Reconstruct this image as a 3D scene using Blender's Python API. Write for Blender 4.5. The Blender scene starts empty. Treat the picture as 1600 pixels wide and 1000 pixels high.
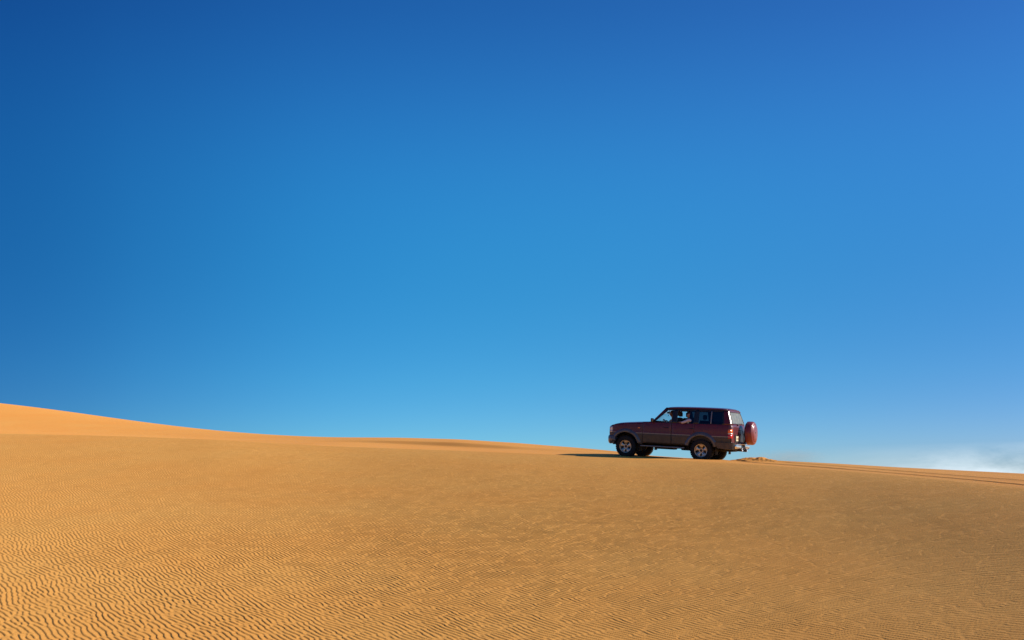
import bpy, bmesh, math, random
import numpy as np
from mathutils import Vector, Matrix

random.seed(7)
rng = np.random.default_rng(11)
SC = bpy.context.scene
COL = SC.collection
R = math.radians

# ------------------------------------------------------------------ camera
FPX = 1256.0                       # focal length in pixels of the 1600 px wide photograph
PITCH = R(12.0)
cam_d = bpy.data.cameras.new('camera')
cam = bpy.data.objects.new('camera', cam_d)
COL.objects.link(cam)
cam.location = (0, 0, 0)
cam.rotation_euler = (R(90) + PITCH, 0, 0)
cam_d.sensor_width = 36.0
cam_d.lens = 36.0 * FPX / 1600.0
cam_d.clip_start = 0.05
cam_d.clip_end = 20000
SC.camera = cam

# ------------------------------------------------------------------ sun, sky, exposure
SUN_H = Vector((0.99, 0.0, 0)).normalized()
SUN_EL = R(27.0)
sun_dir = Vector((SUN_H.x * math.cos(SUN_EL), SUN_H.y * math.cos(SUN_EL), math.sin(SUN_EL)))
sl = bpy.data.lights.new('sun', 'SUN')
sl.energy = 5.0
sl.angle = R(0.5)
sl.color = (1.0, 0.93, 0.82)
so = bpy.data.objects.new('sun', sl)
COL.objects.link(so)
so.rotation_euler = sun_dir.to_track_quat('Z', 'Y').to_euler()

world = bpy.data.worlds.new('World')
SC.world = world
world.use_nodes = True
wn, wl = world.node_tree.nodes, world.node_tree.links
wn.clear()
w_out = wn.new('ShaderNodeOutputWorld')
w_bg = wn.new('ShaderNodeBackground')
w_bg.inputs['Strength'].default_value = 0.095
sky = wn.new('ShaderNodeTexSky')
sky.sky_type = 'NISHITA'
sky.sun_disc = False
sky.sun_elevation = SUN_EL
sky.sun_rotation = math.atan2(SUN_H.x, SUN_H.y)
sky.altitude = 900
sky.air_density = 1.0
sky.dust_density = 0.35
sky.ozone_density = 2.6


def wmath(op, a, b=None, clamp=False):
    n = wn.new('ShaderNodeMath'); n.operation = op; n.use_clamp = clamp
    for i, v in enumerate((a, b)):
        if v is None: continue
        if isinstance(v, (int, float)): n.inputs[i].default_value = v
        else: wl.new(v, n.inputs[i])
    return n.outputs[0]


w_tc = wn.new('ShaderNodeTexCoord')
w_sep = wn.new('ShaderNodeSeparateXYZ')
wl.new(w_tc.outputs['Generated'], w_sep.inputs[0])
# deep polarised blue: more saturated and darker with height, like a clear desert sky
w_hsv = wn.new('ShaderNodeHueSaturation')
w_hsv.inputs['Saturation'].default_value = 1.30
w_hsv.inputs['Value'].default_value = 1.75
wl.new(sky.outputs[0], w_hsv.inputs['Color'])
w_dark = wn.new('ShaderNodeValToRGB')


def ramp(node, pts):
    c = node.color_ramp
    c.interpolation = 'B_SPLINE'
    while len(c.elements) < len(pts): c.elements.new(0.5)
    for e, (p, col) in zip(c.elements, pts):
        e.position = p
    for e, (p, col) in zip(c.elements, pts):
        e.color = (*col, 1)


K = 1 / 1.75
ramp(w_dark, [(z, tuple(v * K for v in c)) for z, c in (
    (0.02, (.50, .84, 1.16)), (0.06, (.47, .88, 1.20)), (.13, (.41, .94, 1.14)), (.25, (.45, 1.24, 1.30)),
    (.36, (.62, 1.52, 1.56)), (.46, (.72, 1.36, 1.56)), (.56, (.62, 1.02, 1.36)), (1.0, (.6, .95, 1.25)))])
wl.new(w_sep.outputs['Z'], w_dark.inputs[0])
w_az = wn.new('ShaderNodeValToRGB')
ramp(w_az, [(.5 + x * .5, tuple(v / 1.3 for v in c)) for x, c in (
    (-.56, (.25, .36, .51)), (-.42, (.43, .56, .69)), (-.22, (.82, .93, .98)), (0, (1, 1, 1)), (.25, (1.05, .89, .92)), (.52, (.93, .65, .74)))])
wl.new(wmath('MULTIPLY', wmath('ADD', w_sep.outputs['X'], 1.0), 0.5), w_az.inputs[0])
w_m0 = wn.new('ShaderNodeMix'); w_m0.data_type = 'RGBA'; w_m0.blend_type = 'MULTIPLY'
w_m0.inputs[0].default_value = 1.0
wl.new(w_dark.outputs[0], w_m0.inputs[6]); wl.new(w_az.outputs[0], w_m0.inputs[7])
w_m1 = wn.new('ShaderNodeMix'); w_m1.data_type = 'RGBA'; w_m1.blend_type = 'MULTIPLY'
w_m1.inputs[0].default_value = 1.0
w_hsv.inputs['Value'].default_value = 1.75 * 1.3 * 0.85
wl.new(w_hsv.outputs[0], w_m1.inputs[6]); wl.new(w_m0.outputs[2], w_m1.inputs[7])
# low thin cloud far off to the right, near the horizon
w_map = wn.new('ShaderNodeMapping'); w_map.inputs['Scale'].default_value = (5, 5, 24)
wl.new(w_tc.outputs['Generated'], w_map.inputs[0])
w_noi = wn.new('ShaderNodeTexNoise'); w_noi.inputs['Scale'].default_value = 1.6
w_noi.inputs['Detail'].default_value = 8; w_noi.inputs['Roughness'].default_value = 0.62; w_noi.inputs['Distortion'].default_value = 0.5
wl.new(w_map.outputs[0], w_noi.inputs[0])
c_az = wmath('MULTIPLY', wmath('SUBTRACT', w_sep.outputs['X'], 0.33), 5.5, True)
c_el = wmath('SUBTRACT', 1.0, wmath('MULTIPLY', wmath('ABSOLUTE', wmath('SUBTRACT', w_sep.outputs['Z'], 0.018)), 30.0), True)
c_n = wmath('MULTIPLY', wmath('SUBTRACT', w_noi.outputs[0], 0.26), 3.2, True)
c_f = wmath('MULTIPLY', wmath('MULTIPLY', c_az, c_el), c_n)
c_f = wmath('MULTIPLY', c_f, 0.95)
w_m2 = wn.new('ShaderNodeMix'); w_m2.data_type = 'RGBA'
w_m2.inputs[7].default_value = (6.2, 7.2, 7.9, 1)
wl.new(c_f, w_m2.inputs[0]); wl.new(w_m1.outputs[2], w_m2.inputs[6])
wl.new(w_m2.outputs[2], w_bg.inputs['Color'])
wl.new(w_bg.outputs[0], w_out.inputs['Surface'])

SC.view_settings.view_transform = 'Standard'
SC.view_settings.look = 'None'
SC.view_settings.exposure = 0.55
SC.view_settings.gamma = 1.0
SC.cycles.max_bounces = 8
SC.cycles.transparent_max_bounces = 24


# ------------------------------------------------------------------ helpers
def smooth01(t):
    t = np.clip(t, 0, 1)
    return t * t * (3 - 2 * t)


def pix_dir(px, py):
    a = (np.asarray(px, float) - 800) / FPX
    b = (500 - np.asarray(py, float)) / FPX
    x = a
    y = math.cos(PITCH) - b * math.sin(PITCH)
    z = math.sin(PITCH) + b * math.cos(PITCH)
    return x, y, z


def new_mat(name, color, rough=0.6, metal=0.0, spec=0.5, coat=0.0, coat_rough=0.05):
    m = bpy.data.materials.new(name); m.use_nodes = True
    b = m.node_tree.nodes['Principled BSDF']
    b.inputs['Base Color'].default_value = (*color, 1)
    b.inputs['Roughness'].default_value = rough
    b.inputs['Metallic'].default_value = metal
    b.inputs['Specular IOR Level'].default_value = spec
    b.inputs['Coat Weight'].default_value = coat
    b.inputs['Coat Roughness'].default_value = coat_rough
    return m


def dusty(m, dust=(0.42, 0.28, 0.15), low=0.0, high=0.0, noise=14.0, amt=0.35):
    """thin dust film: noise patches mixed over the base colour"""
    nt = m.node_tree; n, l = nt.nodes, nt.links
    b = n['Principled BSDF']
    tc = n.new('ShaderNodeTexCoord')
    nz = n.new('ShaderNodeTexNoise'); nz.inputs['Scale'].default_value = noise
    nz.inputs['Detail'].default_value = 6
    l.new(tc.outputs['Object'], nz.inputs['Vector'])
    mr = n.new('ShaderNodeMapRange')
    mr.inputs['From Min'].default_value = 0.35; mr.inputs['From Max'].default_value = 0.75
    mr.inputs['To Min'].default_value = 0.0; mr.inputs['To Max'].default_value = amt
    l.new(nz.outputs[0], mr.inputs['Value'])
    fac = mr.outputs[0]
    if high > low:                      # heavier road dust towards the sills
        sp = n.new('ShaderNodeSeparateXYZ'); l.new(tc.outputs['Object'], sp.inputs[0])
        m2 = n.new('ShaderNodeMapRange')
        m2.inputs['From Min'].default_value = high; m2.inputs['From Max'].default_value = low
        m2.inputs['To Min'].default_value = 0.25; m2.inputs['To Max'].default_value = 1.6
        l.new(sp.outputs['Z'], m2.inputs['Value'])
        mm = n.new('ShaderNodeMath'); mm.operation = 'MULTIPLY'; mm.use_clamp = True
        l.new(fac, mm.inputs[0]); l.new(m2.outputs[0], mm.inputs[1]); fac = mm.outputs[0]
    mx = n.new('ShaderNodeMix'); mx.data_type = 'RGBA'
    mx.inputs[6].default_value = b.inputs['Base Color'].default_value
    mx.inputs[7].default_value = (*dust, 1)
    l.new(fac, mx.inputs[0]); l.new(mx.outputs[2], b.inputs['Base Color'])
    return m


def glass_mat(name, tint, dust=0.0, dust_col=(0.55, 0.5, 0.42)):
    m = bpy.data.materials.new(name); m.use_nodes = True
    n, l = m.node_tree.nodes, m.node_tree.links
    n.clear()
    o = n.new('ShaderNodeOutputMaterial')
    t = n.new('ShaderNodeBsdfTransparent'); t.inputs[0].default_value = (*tint, 1)
    g = n.new('ShaderNodeBsdfGlossy'); g.inputs['Roughness'].default_value = 0.02
    g.inputs[0].default_value = (1, 1, 1, 1)
    lw = n.new('ShaderNodeLayerWeight'); lw.inputs[0].default_value = 0.5
    pw = n.new('ShaderNodeMath'); pw.operation = 'POWER'; pw.inputs[1].default_value = 5
    l.new(lw.outputs['Facing'], pw.inputs[0])
    f = n.new('ShaderNodeMath'); f.operation = 'MULTIPLY_ADD'
    f.inputs[1].default_value = 0.85; f.inputs[2].default_value = 0.05
    l.new(pw.outputs[0], f.inputs[0])
    mx = n.new('ShaderNodeMixShader')
    l.new(f.outputs[0], mx.inputs[0]); l.new(t.outputs[0], mx.inputs[1]); l.new(g.outputs[0], mx.inputs[2])
    last = mx.outputs[0]
    if dust > 0:
        d = n.new('ShaderNodeBsdfDiffuse'); d.inputs[0].default_value = (*dust_col, 1)
        tc = n.new('ShaderNodeTexCoord'); nz = n.new('ShaderNodeTexNoise')
        nz.inputs['Scale'].default_value = 7; nz.inputs['Detail'].default_value = 5
        l.new(tc.outputs['Object'], nz.inputs['Vector'])
        mr = n.new('ShaderNodeMapRange'); mr.inputs['To Min'].default_value = dust * 0.75
        mr.inputs['To Max'].default_value = dust * 1.25; mr.inputs['From Min'].default_value = .3
        mr.inputs['From Max'].default_value = .7
        l.new(nz.outputs[0], mr.inputs[0])
        m2 = n.new('ShaderNodeMixShader'); l.new(mr.outputs[0], m2.inputs[0])
        l.new(last, m2.inputs[1]); l.new(d.outputs[0], m2.inputs[2]); last = m2.outputs[0]
    l.new(last, o.inputs['Surface'])
    return m


# ------------------------------------------------------------------ pose of the car (needed by the ground under its wheels)
def pv(px, py, depth):
    x, y, z = pix_dir(px, py)
    return Vector((float(x), float(y), float(z))) * depth


WB = 2.85
HUB_Z, HUB_Y = 0.385, 0.93
Rw = pv(1094.9, 704.0, 28.2)
_F = pv(977.2, 697.3, 1.0)
_A, _B, _C = _F.dot(_F), -2 * _F.dot(Rw), Rw.dot(Rw) - WB ** 2
Fw = _F * ((-_B + math.sqrt(_B * _B - 4 * _A * _C)) / (2 * _A))
cx = (Fw - Rw).normalized()
lh = Vector((-cx.y, cx.x, 0)).normalized()
cy = Vector((lh.x, lh.y, -0.050))
cy = (cy - cx * cy.dot(cx)).normalized()
cz = cx.cross(cy)
car_org = Fw - cy * HUB_Y - cz * HUB_Z            # ground point below the middle of the front axle
CAR = Matrix((( cx.x, cy.x, cz.x, car_org.x), (cx.y, cy.y, cz.y, car_org.y),
              (cx.z, cy.z, cz.z, car_org.z), (0, 0, 0, 1)))


def car_plane_z(x, y):
    """height of the plane the tyres stand on"""
    return car_org.z - (cz.x * (x - car_org.x) + cz.y * (y - car_org.y)) / cz.z


# ------------------------------------------------------------------ ground
def curve(pts):
    """(px, py, r) control points -> az, tan(el), r arrays"""
    p = np.array(pts, float)
    x, y, z = pix_dir(p[:, 0], p[:, 1])
    return np.arctan2(x, y), z / np.hypot(x, y), p[:, 2]


L1 = curve([(-500, 672, 62), (0, 680.5, 46), (160, 683, 42.5), (300, 688, 39.5), (400, 691.5, 37.6), (500, 696.5, 36),
            (650, 701.5, 33.5), (800, 707, 31.5), (900, 711.5, 30.2), (1000, 716, 28.6), (1100, 720.5, 27.0),
            (1180, 724.5, 25.4), (1300, 733, 23), (1400, 741, 21.1), (1500, 750, 19.4), (1600, 760, 17.8), (2000, 806, 13.5)])
SKY = curve([(-500, 590, 135), (-300, 606, 130), (0, 631, 112), (94, 643, 106), (187, 657.5, 99), (266, 667.5, 92), (359, 678, 84),
             (440, 683.2, 76), (500, 686.3, 69), (560, 686.6, 61), (625, 686.3, 55), (719, 689, 50), (812, 694, 45),
             (906, 700.5, 40), (962, 705.5, 36), (1010, 710.5, 32), (1060, 713.8, 30.8), (1137, 716.5, 29.6), (1200, 719, 28.6),
             (1300, 724, 27), (1400, 730, 25.4), (1500, 735, 24), (1600, 740, 22.5), (2000, 762, 18.5)])
# foot and top of the little shaded slip face in the middle
FOOT = curve([(-500, 676, 78), (0, 684, 60), (300, 692, 52), (470, 690.5, 50), (540, 690, 47), (600, 692.8, 44.2), (719, 698.6, 39.2), (800, 702, 36.4),
              (900, 706.5, 33.5), (1000, 713.5, 29.6), (1100, 718.2, 27.9), (1300, 729, 24.4), (1600, 752, 19.4), (2000, 792, 15.2)])
TOP = curve([(-500, 660, 95), (0, 672, 78), (300, 685, 65), (470, 688.2, 54), (540, 687.4, 48.3), (600, 687.6, 45.6), (719, 691.0, 40.6), (800, 697.0, 37.6),
             (900, 703.5, 35.5), (1000, 712.2, 30.6), (1100, 716.6, 28.8), (1300, 726, 25.8), (1600, 745, 21.0), (2000, 775, 17)])
Z0 = -2.75


def lut(c, az):
    return np.interp(az, c[0], c[1]), np.interp(az, c[0], c[2])


GAZ = np.linspace(-1.2, 1.2, 4801)
_cache = {}


def gauss_f(v, sigma):
    s = sigma / (GAZ[1] - GAZ[0]); n = int(4 * s) + 1
    k = np.exp(-.5 * (np.arange(-n, n + 1) / s) ** 2); k /= k.sum()
    return np.convolve(np.pad(v, n, mode='edge'), k, mode='valid')


def smooth_lut(c, az):
    key = id(c)
    if key not in _cache:
        t = smooth01((-GAZ - 0.08) / 0.2)
        e, r = lut(c, GAZ)
        _cache[key] = [gauss_f(v, .035 if c is L1 else .009) * (1 - t) + gauss_f(v, .045) * t for v in (e, r)]
    e, r = _cache[key]
    return np.interp(az, GAZ, e), np.interp(az, GAZ, r)


def pchip(xk, yk, x):
    """xk, yk: (N, K) per-point knots, x: (N,)"""
    h = np.diff(xk, axis=1); d = np.diff(yk, axis=1) / h
    m = np.zeros_like(yk)
    a, b = d[:, :-1], d[:, 1:]
    same = a * b > 0
    w1 = 2 * h[:, 1:] + h[:, :-1]; w2 = h[:, 1:] + 2 * h[:, :-1]
    with np.errstate(divide='ignore', invalid='ignore'):
        hm = (w1 + w2) / (w1 / a + w2 / b)
    hm = np.where(same, np.nan_to_num(hm), 0)
    ha = np.abs(hm); soft = hm * ha / (ha + .025)      # eases to a level crest without a crease
    m[:, 1:-1] = np.concatenate([hm[:, :1], soft[:, 1:]], 1)
    m[:, 0] = d[:, 0]; m[:, -1] = d[:, -1]
    i = np.clip((x[:, None] >= xk).sum(1) - 1, 0, xk.shape[1] - 2)
    I = np.arange(len(x))
    t = (x - xk[I, i]) / h[I, i]
    t2, t3 = t * t, t * t * t
    return ((2*t3 - 3*t2 + 1) * yk[I, i] + (t3 - 2*t2 + t) * h[I, i] * m[I, i]
            + (-2*t3 + 3*t2) * yk[I, i+1] + (t3 - t2) * h[I, i] * m[I, i+1])


def vnoise(x, y, waves):
    s = np.zeros_like(x)
    for kx, ky, ph, a in waves:
        s += a * np.sin(kx * x + ky * y + ph)
    return s


def make_waves(n, lam_lo, lam_hi, seed):
    g = np.random.default_rng(seed)
    out = []
    for i in range(n):
        lam = math.exp(g.uniform(math.log(lam_lo), math.log(lam_hi)))
        th = g.uniform(0, 2 * math.pi)
        out.append((2*math.pi/lam*math.cos(th), 2*math.pi/lam*math.sin(th), g.uniform(0, 6.28), (lam/lam_hi)**.9 / math.sqrt(n)))
    return out


W_BIG = make_waves(14, 3.0, 11.0, 3)
W_MID = make_waves(16, 0.6, 2.4, 4)
W_W1 = make_waves(12, 1.2, 4.5, 5)
W_W2 = make_waves(12, 1.2, 4.5, 6)
W_K = make_waves(16, 0.14, 0.55, 9)
W_A = make_waves(22, 0.35, 2.2, 8)


def plan_pts(pix):
    """track centre lines given as (px, py, r) along the ridge -> plan coordinates"""
    out = []
    for px, py, r in pix:
        x, y, z = pix_dir(px, py)
        h = math.hypot(x, y)
        out.append((float(x) / h * r, float(y) / h * r))
    return np.array(out)


def dist_poly(x, y, P):
    d = np.full(x.shape, 1e9); sd = np.zeros_like(x)
    for a, b in zip(P[:-1], P[1:]):
        ab = b - a; L = np.hypot(*ab)
        t = np.clip(((x - a[0]) * ab[0] + (y - a[1]) * ab[1]) / L**2, 0, 1)
        dx = x - a[0] - t * ab[0]; dy = y - a[1] - t * ab[1]
        dd = np.hypot(dx, dy)
        s = np.sign(ab[0] * (y - a[1]) - ab[1] * (x - a[0]))
        m = dd < d
        d = np.where(m, dd, d); sd = np.where(m, s, sd)
    return d, sd


def car_pt(xr, y):
    p = CAR @ Vector((-xr, y, 0))
    return (p.x, p.y)


TR_N = np.vstack([[car_pt(2.0, .80)], [car_pt(3.3, .82)], plan_pts([(1185, 722.5, 26.2), (1300, 731, 23.6), (1400, 739.3, 21.6), (1500, 748.5, 19.8), (1600, 757.5, 18.2), (1800, 778, 15.8)])])
TR_F = np.vstack([[car_pt(2.0, -.80)], [car_pt(3.2, -.80)], plan_pts([(1215, 721.6, 27.3), (1300, 727.8, 25.0), (1400, 735.5, 23.0), (1470, 740.8, 21.7), (1600, 750.5, 19.6), (1800, 765, 17.4)])])


def ground_z(x, y, parts=False):
    shp = x.shape
    x = x.ravel().astype(float); y = y.ravel().astype(float)
    r = np.hypot(x, y) + 1e-6
    az = np.clip(np.arctan2(x, y), -0.95, 0.95)
    e1, r1 = smooth_lut(L1, az); e4, r4 = smooth_lut(SKY, az)
    ef, rf = smooth_lut(FOOT, az); et, rt = smooth_lut(TOP, az)
    z1, zf, zt, z4 = r1*e1, rf*ef, rt*et, r4*e4
    one = np.ones_like(r)
    # small dip straight behind the near ridge on the left
    dip = smooth01((-az - 0.18) / 0.25)
    rd = r1 + (rf - r1) * 0.45
    zd = z1 + (zf - z1) * 0.45 - dip * 0.35
    zmid = Z0 + (z1 - Z0) * 0.55
    zmid = zmid + 0.0 * one
    xk = np.stack([0*one, r1*0.55, r1, rd, rf, rt, r4, r4*1.12, r4*1.6, r4*3 + 150, 9000*one], 1)
    zb = np.minimum(z4 - 0.16*r4*0.6, -1.0)
    yk = np.stack([Z0*one, zmid, z1, zd, zf, zt, z4, z4 - r4*0.035, np.minimum(z4 - r4*.25, 0*one - 3), -14*one, -40*one], 1)
    z = pchip(xk, yk, r)
    # behind and far beside the camera the slope simply runs on down
    b = smooth01((np.abs(np.arctan2(x, y)) - 0.85) / 0.7)
    zp = Z0 - 0.034 * x + 0.093 * y
    zp = np.clip(zp, -14, 6)
    z = z * (1 - b) + zp * b
    near = smooth01((r1 - r) / 3.0)
    z += 0.010 * vnoise(x, y, W_BIG) * smooth01((r1 * 1.0 - r) / 8) + 0.004 * vnoise(x, y, W_MID) * near
    # flat footing under the tyres
    P = np.stack([x - car_org.x, y - car_org.y], 1)
    hx = Vector((cx.x, cx.y)).normalized()
    u = -(P[:, 0] * hx.x + P[:, 1] * hx.y)
    v = -P[:, 0] * hx.y + P[:, 1] * hx.x
    du = np.maximum(np.maximum(-0.5 - u, u - 3.35), 0)
    dv = np.maximum(np.abs(v) - 1.05, 0)
    w = 1 - smooth01(np.hypot(du, dv * 1.0) / 1.1)
    z = z * (1 - w) + (car_plane_z(x, y) + 0.025) * w
    # wheel tracks
    m = (x > 0.5) & (r < 40) & (y > 5)
    tr = np.zeros_like(z)
    if m.any():
        for T, wd, dp in ((TR_N, .14, .017), (TR_F, .14, .010)):
            d, s = dist_poly(x[m], y[m], T)
            wob = 0.02 * np.sin(x[m] * 5.1) + 0.015 * np.sin(y[m] * 9.7 + 1)
            g = -dp * (1 - smooth01((d + wob - wd * .55) / (wd * .6)))
            g += 0.008 * np.exp(-((d + wob - wd * 1.45) / 0.075) ** 2)
            tr[m] += g
            # churned loose sand near the rear wheels
    rear = car_pt(3.0, 0)
    fade = 1.0
    z += tr * fade
    ch = np.exp(-((u - 3.7) / 0.7) ** 2 - (v / 1.1) ** 2) * 0.0
    z += ch
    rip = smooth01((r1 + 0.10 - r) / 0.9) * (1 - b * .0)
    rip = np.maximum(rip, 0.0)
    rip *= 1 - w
    if parts:
        return z.reshape(shp), rip.reshape(shp)
    return z.reshape(shp)


def ripple_field(x, y):
    """wind ripples: narrow-band random field -> local phase -> asymmetric profile"""
    g = np.random.default_rng(21)
    LAM = 0.062
    k0 = 2 * math.pi / LAM
    # slow bending of the ripple direction
    wa = 0.018 + 0.030 * smooth01((-x - 0.5) / 8)      # the ripples wander more on the left
    wx = x + wa * vnoise(x, y, W_W1) + .0075 * vnoise(x, y, W_K)
    wy = y + wa * vnoise(x, y, W_W2)
    re = np.zeros_like(x); im = np.zeros_like(x)
    n = 46
    th0 = math.radians(42)
    for i in range(n):
        th = th0 + g.normal(0, 0.135)
        k = k0 * (1 + g.normal(0, 0.10))
        ph = g.uniform(0, 2 * math.pi)
        a = (k * math.cos(th)) * wx + (k * math.sin(th)) * wy + ph
        re += np.cos(a); im += np.sin(a)
    amp = np.hypot(re, im) / math.sqrt(n)
    # phase increases towards the sun side; steep face looks away from the wind (left, towards camera)
    ph = np.arctan2(im, re)
    t = (ph / (2 * math.pi)) % 1.0
    lee = 0.17
    h = np.where(t < lee, t / lee, (1 - t) / (1 - lee))
    h = h * h * (3 - 2 * h) * .55 + h * .45
    amp = np.clip(amp / 0.6, 0, 1.0)
    amp *= np.clip(0.95 + 0.14 * vnoise(x, y, W_A), 0.45, 1.2)
    return h * amp


def build_ground(mat):
    # radial rows: dense where the photograph resolves the ripples
    rr = [0.4]
    while rr[-1] < 9000:
        r = rr[-1]
        if r < 7.6: d = 0.06
        elif r < 47: d = 0.015 if r < 16 else 0.015 + (r - 16) * .0010
        elif r < 60: d = 0.10 + (r - 47) * .04
        elif r < 140: d = 0.9
        else: d = r * 0.06
        rr.append(r + d)
    rr = np.array(rr)
    a_in = np.linspace(-R(37.5), R(37.5), 2200)
    a_l = np.linspace(-math.pi, -R(37.5), 90)[:-1]
    a_r = np.linspace(R(37.5), math.pi, 90)[1:-1]
    aa = np.concatenate([a_l, a_in, a_r])
    na, nr = len(aa), len(rr)
    A, RR = np.meshgrid(aa, rr, indexing='ij')
    X = np.sin(A) * RR; Y = np.cos(A) * RR
    Z, rip = ground_z(X, Y, True)
    inside = (np.abs(A) <= R(37.6)) & (RR < 48) & (RR > 7.5) & (rip > 0)
    h = ripple_field(X[inside], Y[inside])
    amp = 0.0074
    # the ripples stand a little higher towards the upper left of the slope
    xi, ri = X[inside], RR[inside]
    h = h * (1 + .20 * smooth01((5 - xi) / 6) * smooth01((19 - ri) / 8) + .45 * smooth01((2 - xi) / 12) * smooth01((ri - 18) / 14) - .24 * smooth01((xi - 0) / 7))
    h = h * (1 + .16 * smooth01((ri - 11) / 5) * smooth01((30 - ri) / 8) * smooth01((9 - xi) / 5))
    Z[inside] += amp * h * rip[inside] 
    verts = np.empty((na * nr + 1, 3), np.float32)
    verts[:-1, 0] = X.ravel(); verts[:-1, 1] = Y.ravel(); verts[:-1, 2] = Z.ravel()
    verts[-1] = (0, 0, Z0)
    i = np.arange(na)[:, None]; j = np.arange(nr - 1)[None, :]
    i2 = (i + 1) % na
    q = np.stack(np.broadcast_arrays(i * nr + j, i2 * nr + j, i2 * nr + j + 1, i * nr + j + 1), -1).reshape(-1, 4)
    q = q[:, ::-1]
    ci = np.arange(na)
    tri = np.stack([np.full(na, na * nr), ((ci + 1) % na) * nr, ci * nr], -1)
    me = bpy.data.meshes.new('ground')
    me.vertices.add(len(verts)); me.vertices.foreach_set('co', verts.ravel())
    nl = q.size + tri.size
    me.loops.add(nl); me.loops.foreach_set('vertex_index', np.concatenate([q.ravel(), tri.ravel()]).astype(np.int32))
    npoly = len(q) + len(tri)
    me.polygons.add(npoly)
    ls = np.concatenate([np.arange(len(q)) * 4, q.size + np.arange(len(tri)) * 3]).astype(np.int32)
    me.polygons.foreach_set('loop_start', ls)
    me.polygons.foreach_set('use_smooth', np.ones(npoly, bool))
    me.update(calc_edges=True)
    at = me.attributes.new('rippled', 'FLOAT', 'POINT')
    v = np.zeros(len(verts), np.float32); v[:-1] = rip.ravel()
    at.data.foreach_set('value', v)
    me.materials.append(mat)
    o = bpy.data.objects.new('ground', me); COL.objects.link(o)
    o['kind'] = 'structure'
    o['label'] = 'rippled golden desert sand dune sloping up to a smooth crest'
    return o


def sand_material():
    m = bpy.data.materials.new('sand'); m.use_nodes = True
    n, l = m.node_tree.nodes, m.node_tree.links
    b = n['Principled BSDF']
    b.inputs['Roughness'].default_value = 0.9
    b.inputs['Specular IOR Level'].default_value = 0.15
    b.inputs['Diffuse Roughness'].default_value = 0.3
    tc = n.new('ShaderNodeTexCoord')
    big = n.new('ShaderNodeTexNoise'); big.inputs['Scale'].default_value = 0.22
    big.inputs['Detail'].default_value = 5; big.inputs['Roughness'].default_value = .6
    l.new(tc.outputs['Object'], big.inputs['Vector'])
    fine = n.new('ShaderNodeTexNoise'); fine.inputs['Scale'].default_value = 55
    fine.inputs['Detail'].default_value = 4; fine.inputs['Roughness'].default_value = .7
    l.new(tc.outputs['Object'], fine.inputs['Vector'])
    r1 = n.new('ShaderNodeValToRGB')
    r1.color_ramp.elements[0].position = .32; r1.color_ramp.elements[0].color = (0.66, 0.290, 0.058, 1)
    r1.color_ramp.elements[1].position = .70; r1.color_ramp.elements[1].color = (0.66, 0.320, 0.072, 1)
    l.new(big.outputs[0], r1.inputs[0])
    r2 = n.new('ShaderNodeMapRange')
    r2.inputs['From Min'].default_value = .3; r2.inputs['From Max'].default_value = .7
    r2.inputs['To Min'].default_value = .76; r2.inputs['To Max'].default_value = 1.22
    l.new(fine.outputs[0], r2.inputs[0])
    mx = n.new('ShaderNodeMix'); mx.data_type = 'RGBA'; mx.blend_type = 'MULTIPLY'; mx.inputs[0].default_value = 1
    l.new(r1.outputs[0], mx.inputs[6]); l.new(r2.outputs[0], mx.inputs[7])
    # shade between the ripples put into the colour: rippled slope darker, smooth crest lighter
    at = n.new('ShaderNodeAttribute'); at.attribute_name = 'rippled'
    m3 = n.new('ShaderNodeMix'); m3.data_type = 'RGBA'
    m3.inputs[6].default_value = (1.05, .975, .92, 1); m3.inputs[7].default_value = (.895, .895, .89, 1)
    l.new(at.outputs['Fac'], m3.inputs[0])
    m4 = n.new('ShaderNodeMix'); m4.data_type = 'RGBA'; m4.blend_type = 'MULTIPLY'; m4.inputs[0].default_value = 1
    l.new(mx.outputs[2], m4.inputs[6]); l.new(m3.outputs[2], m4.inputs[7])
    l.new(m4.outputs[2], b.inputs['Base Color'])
    bp = n.new('ShaderNodeBump'); bp.inputs['Strength'].default_value = 0.35; bp.inputs['Distance'].default_value = 0.006
    l.new(fine.outputs[0], bp.inputs['Height']); l.new(bp.outputs[0], b.inputs['Normal'])
    return m


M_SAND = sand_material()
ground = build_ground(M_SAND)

# ------------------------------------------------------------------ materials of the car
M_RED = dusty(new_mat('maroon_paint', (0.078, 0.0035, 0.0075), .36, 0, .4, 0.25, .08), (.30, .15, .09), .9, 1.6, 9, .06)
M_RED_COVER = dusty(new_mat('sunlit_red_paint', (0.155, 0.014, 0.018), .4, 0, .4, .35, .10), (.36, .2, .14), 0, 0, 8, .10)  # sun on the cover put into the colour: lighter than the body maroon
M_GREY = dusty(new_mat('taupe_lower_paint', (0.042, 0.035, 0.029), .5, 0, .4, 0.1, .2), (.30, .2, .11), .5, 1.0, 9, .14)
M_TRIM = dusty(new_mat('champagne_trim', (0.22, 0.175, 0.13), .4, .2), (.4, .28, .16), 0, 0, 9, .25)
M_FLARE = dusty(new_mat('grey_blue_flare', (0.055, 0.062, 0.080), .38, 0, .5, .35, .12), (.34, .24, .15), 0, 0, 9, .07)
M_BLACK = new_mat('black_plastic', (0.012, 0.012, 0.013), .5)
M_FRAME = new_mat('black_window_frame', (0.010, 0.009, 0.011), .35)
M_RUB = dusty(new_mat('rubber', (0.008, 0.009, 0.011), .75, 0, .3), (.26, .18, .10), 0, 0, 20, .03)
M_UNDER = dusty(new_mat('underbody', (0.010, 0.009, 0.009), .8), (.20, .13, .07), 0, 0, 7, .12)
M_ALU = dusty(new_mat('alloy', (0.50, 0.46, 0.40), .35, .85), (.38, .27, .16), 0, 0, 16, .5)
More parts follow.
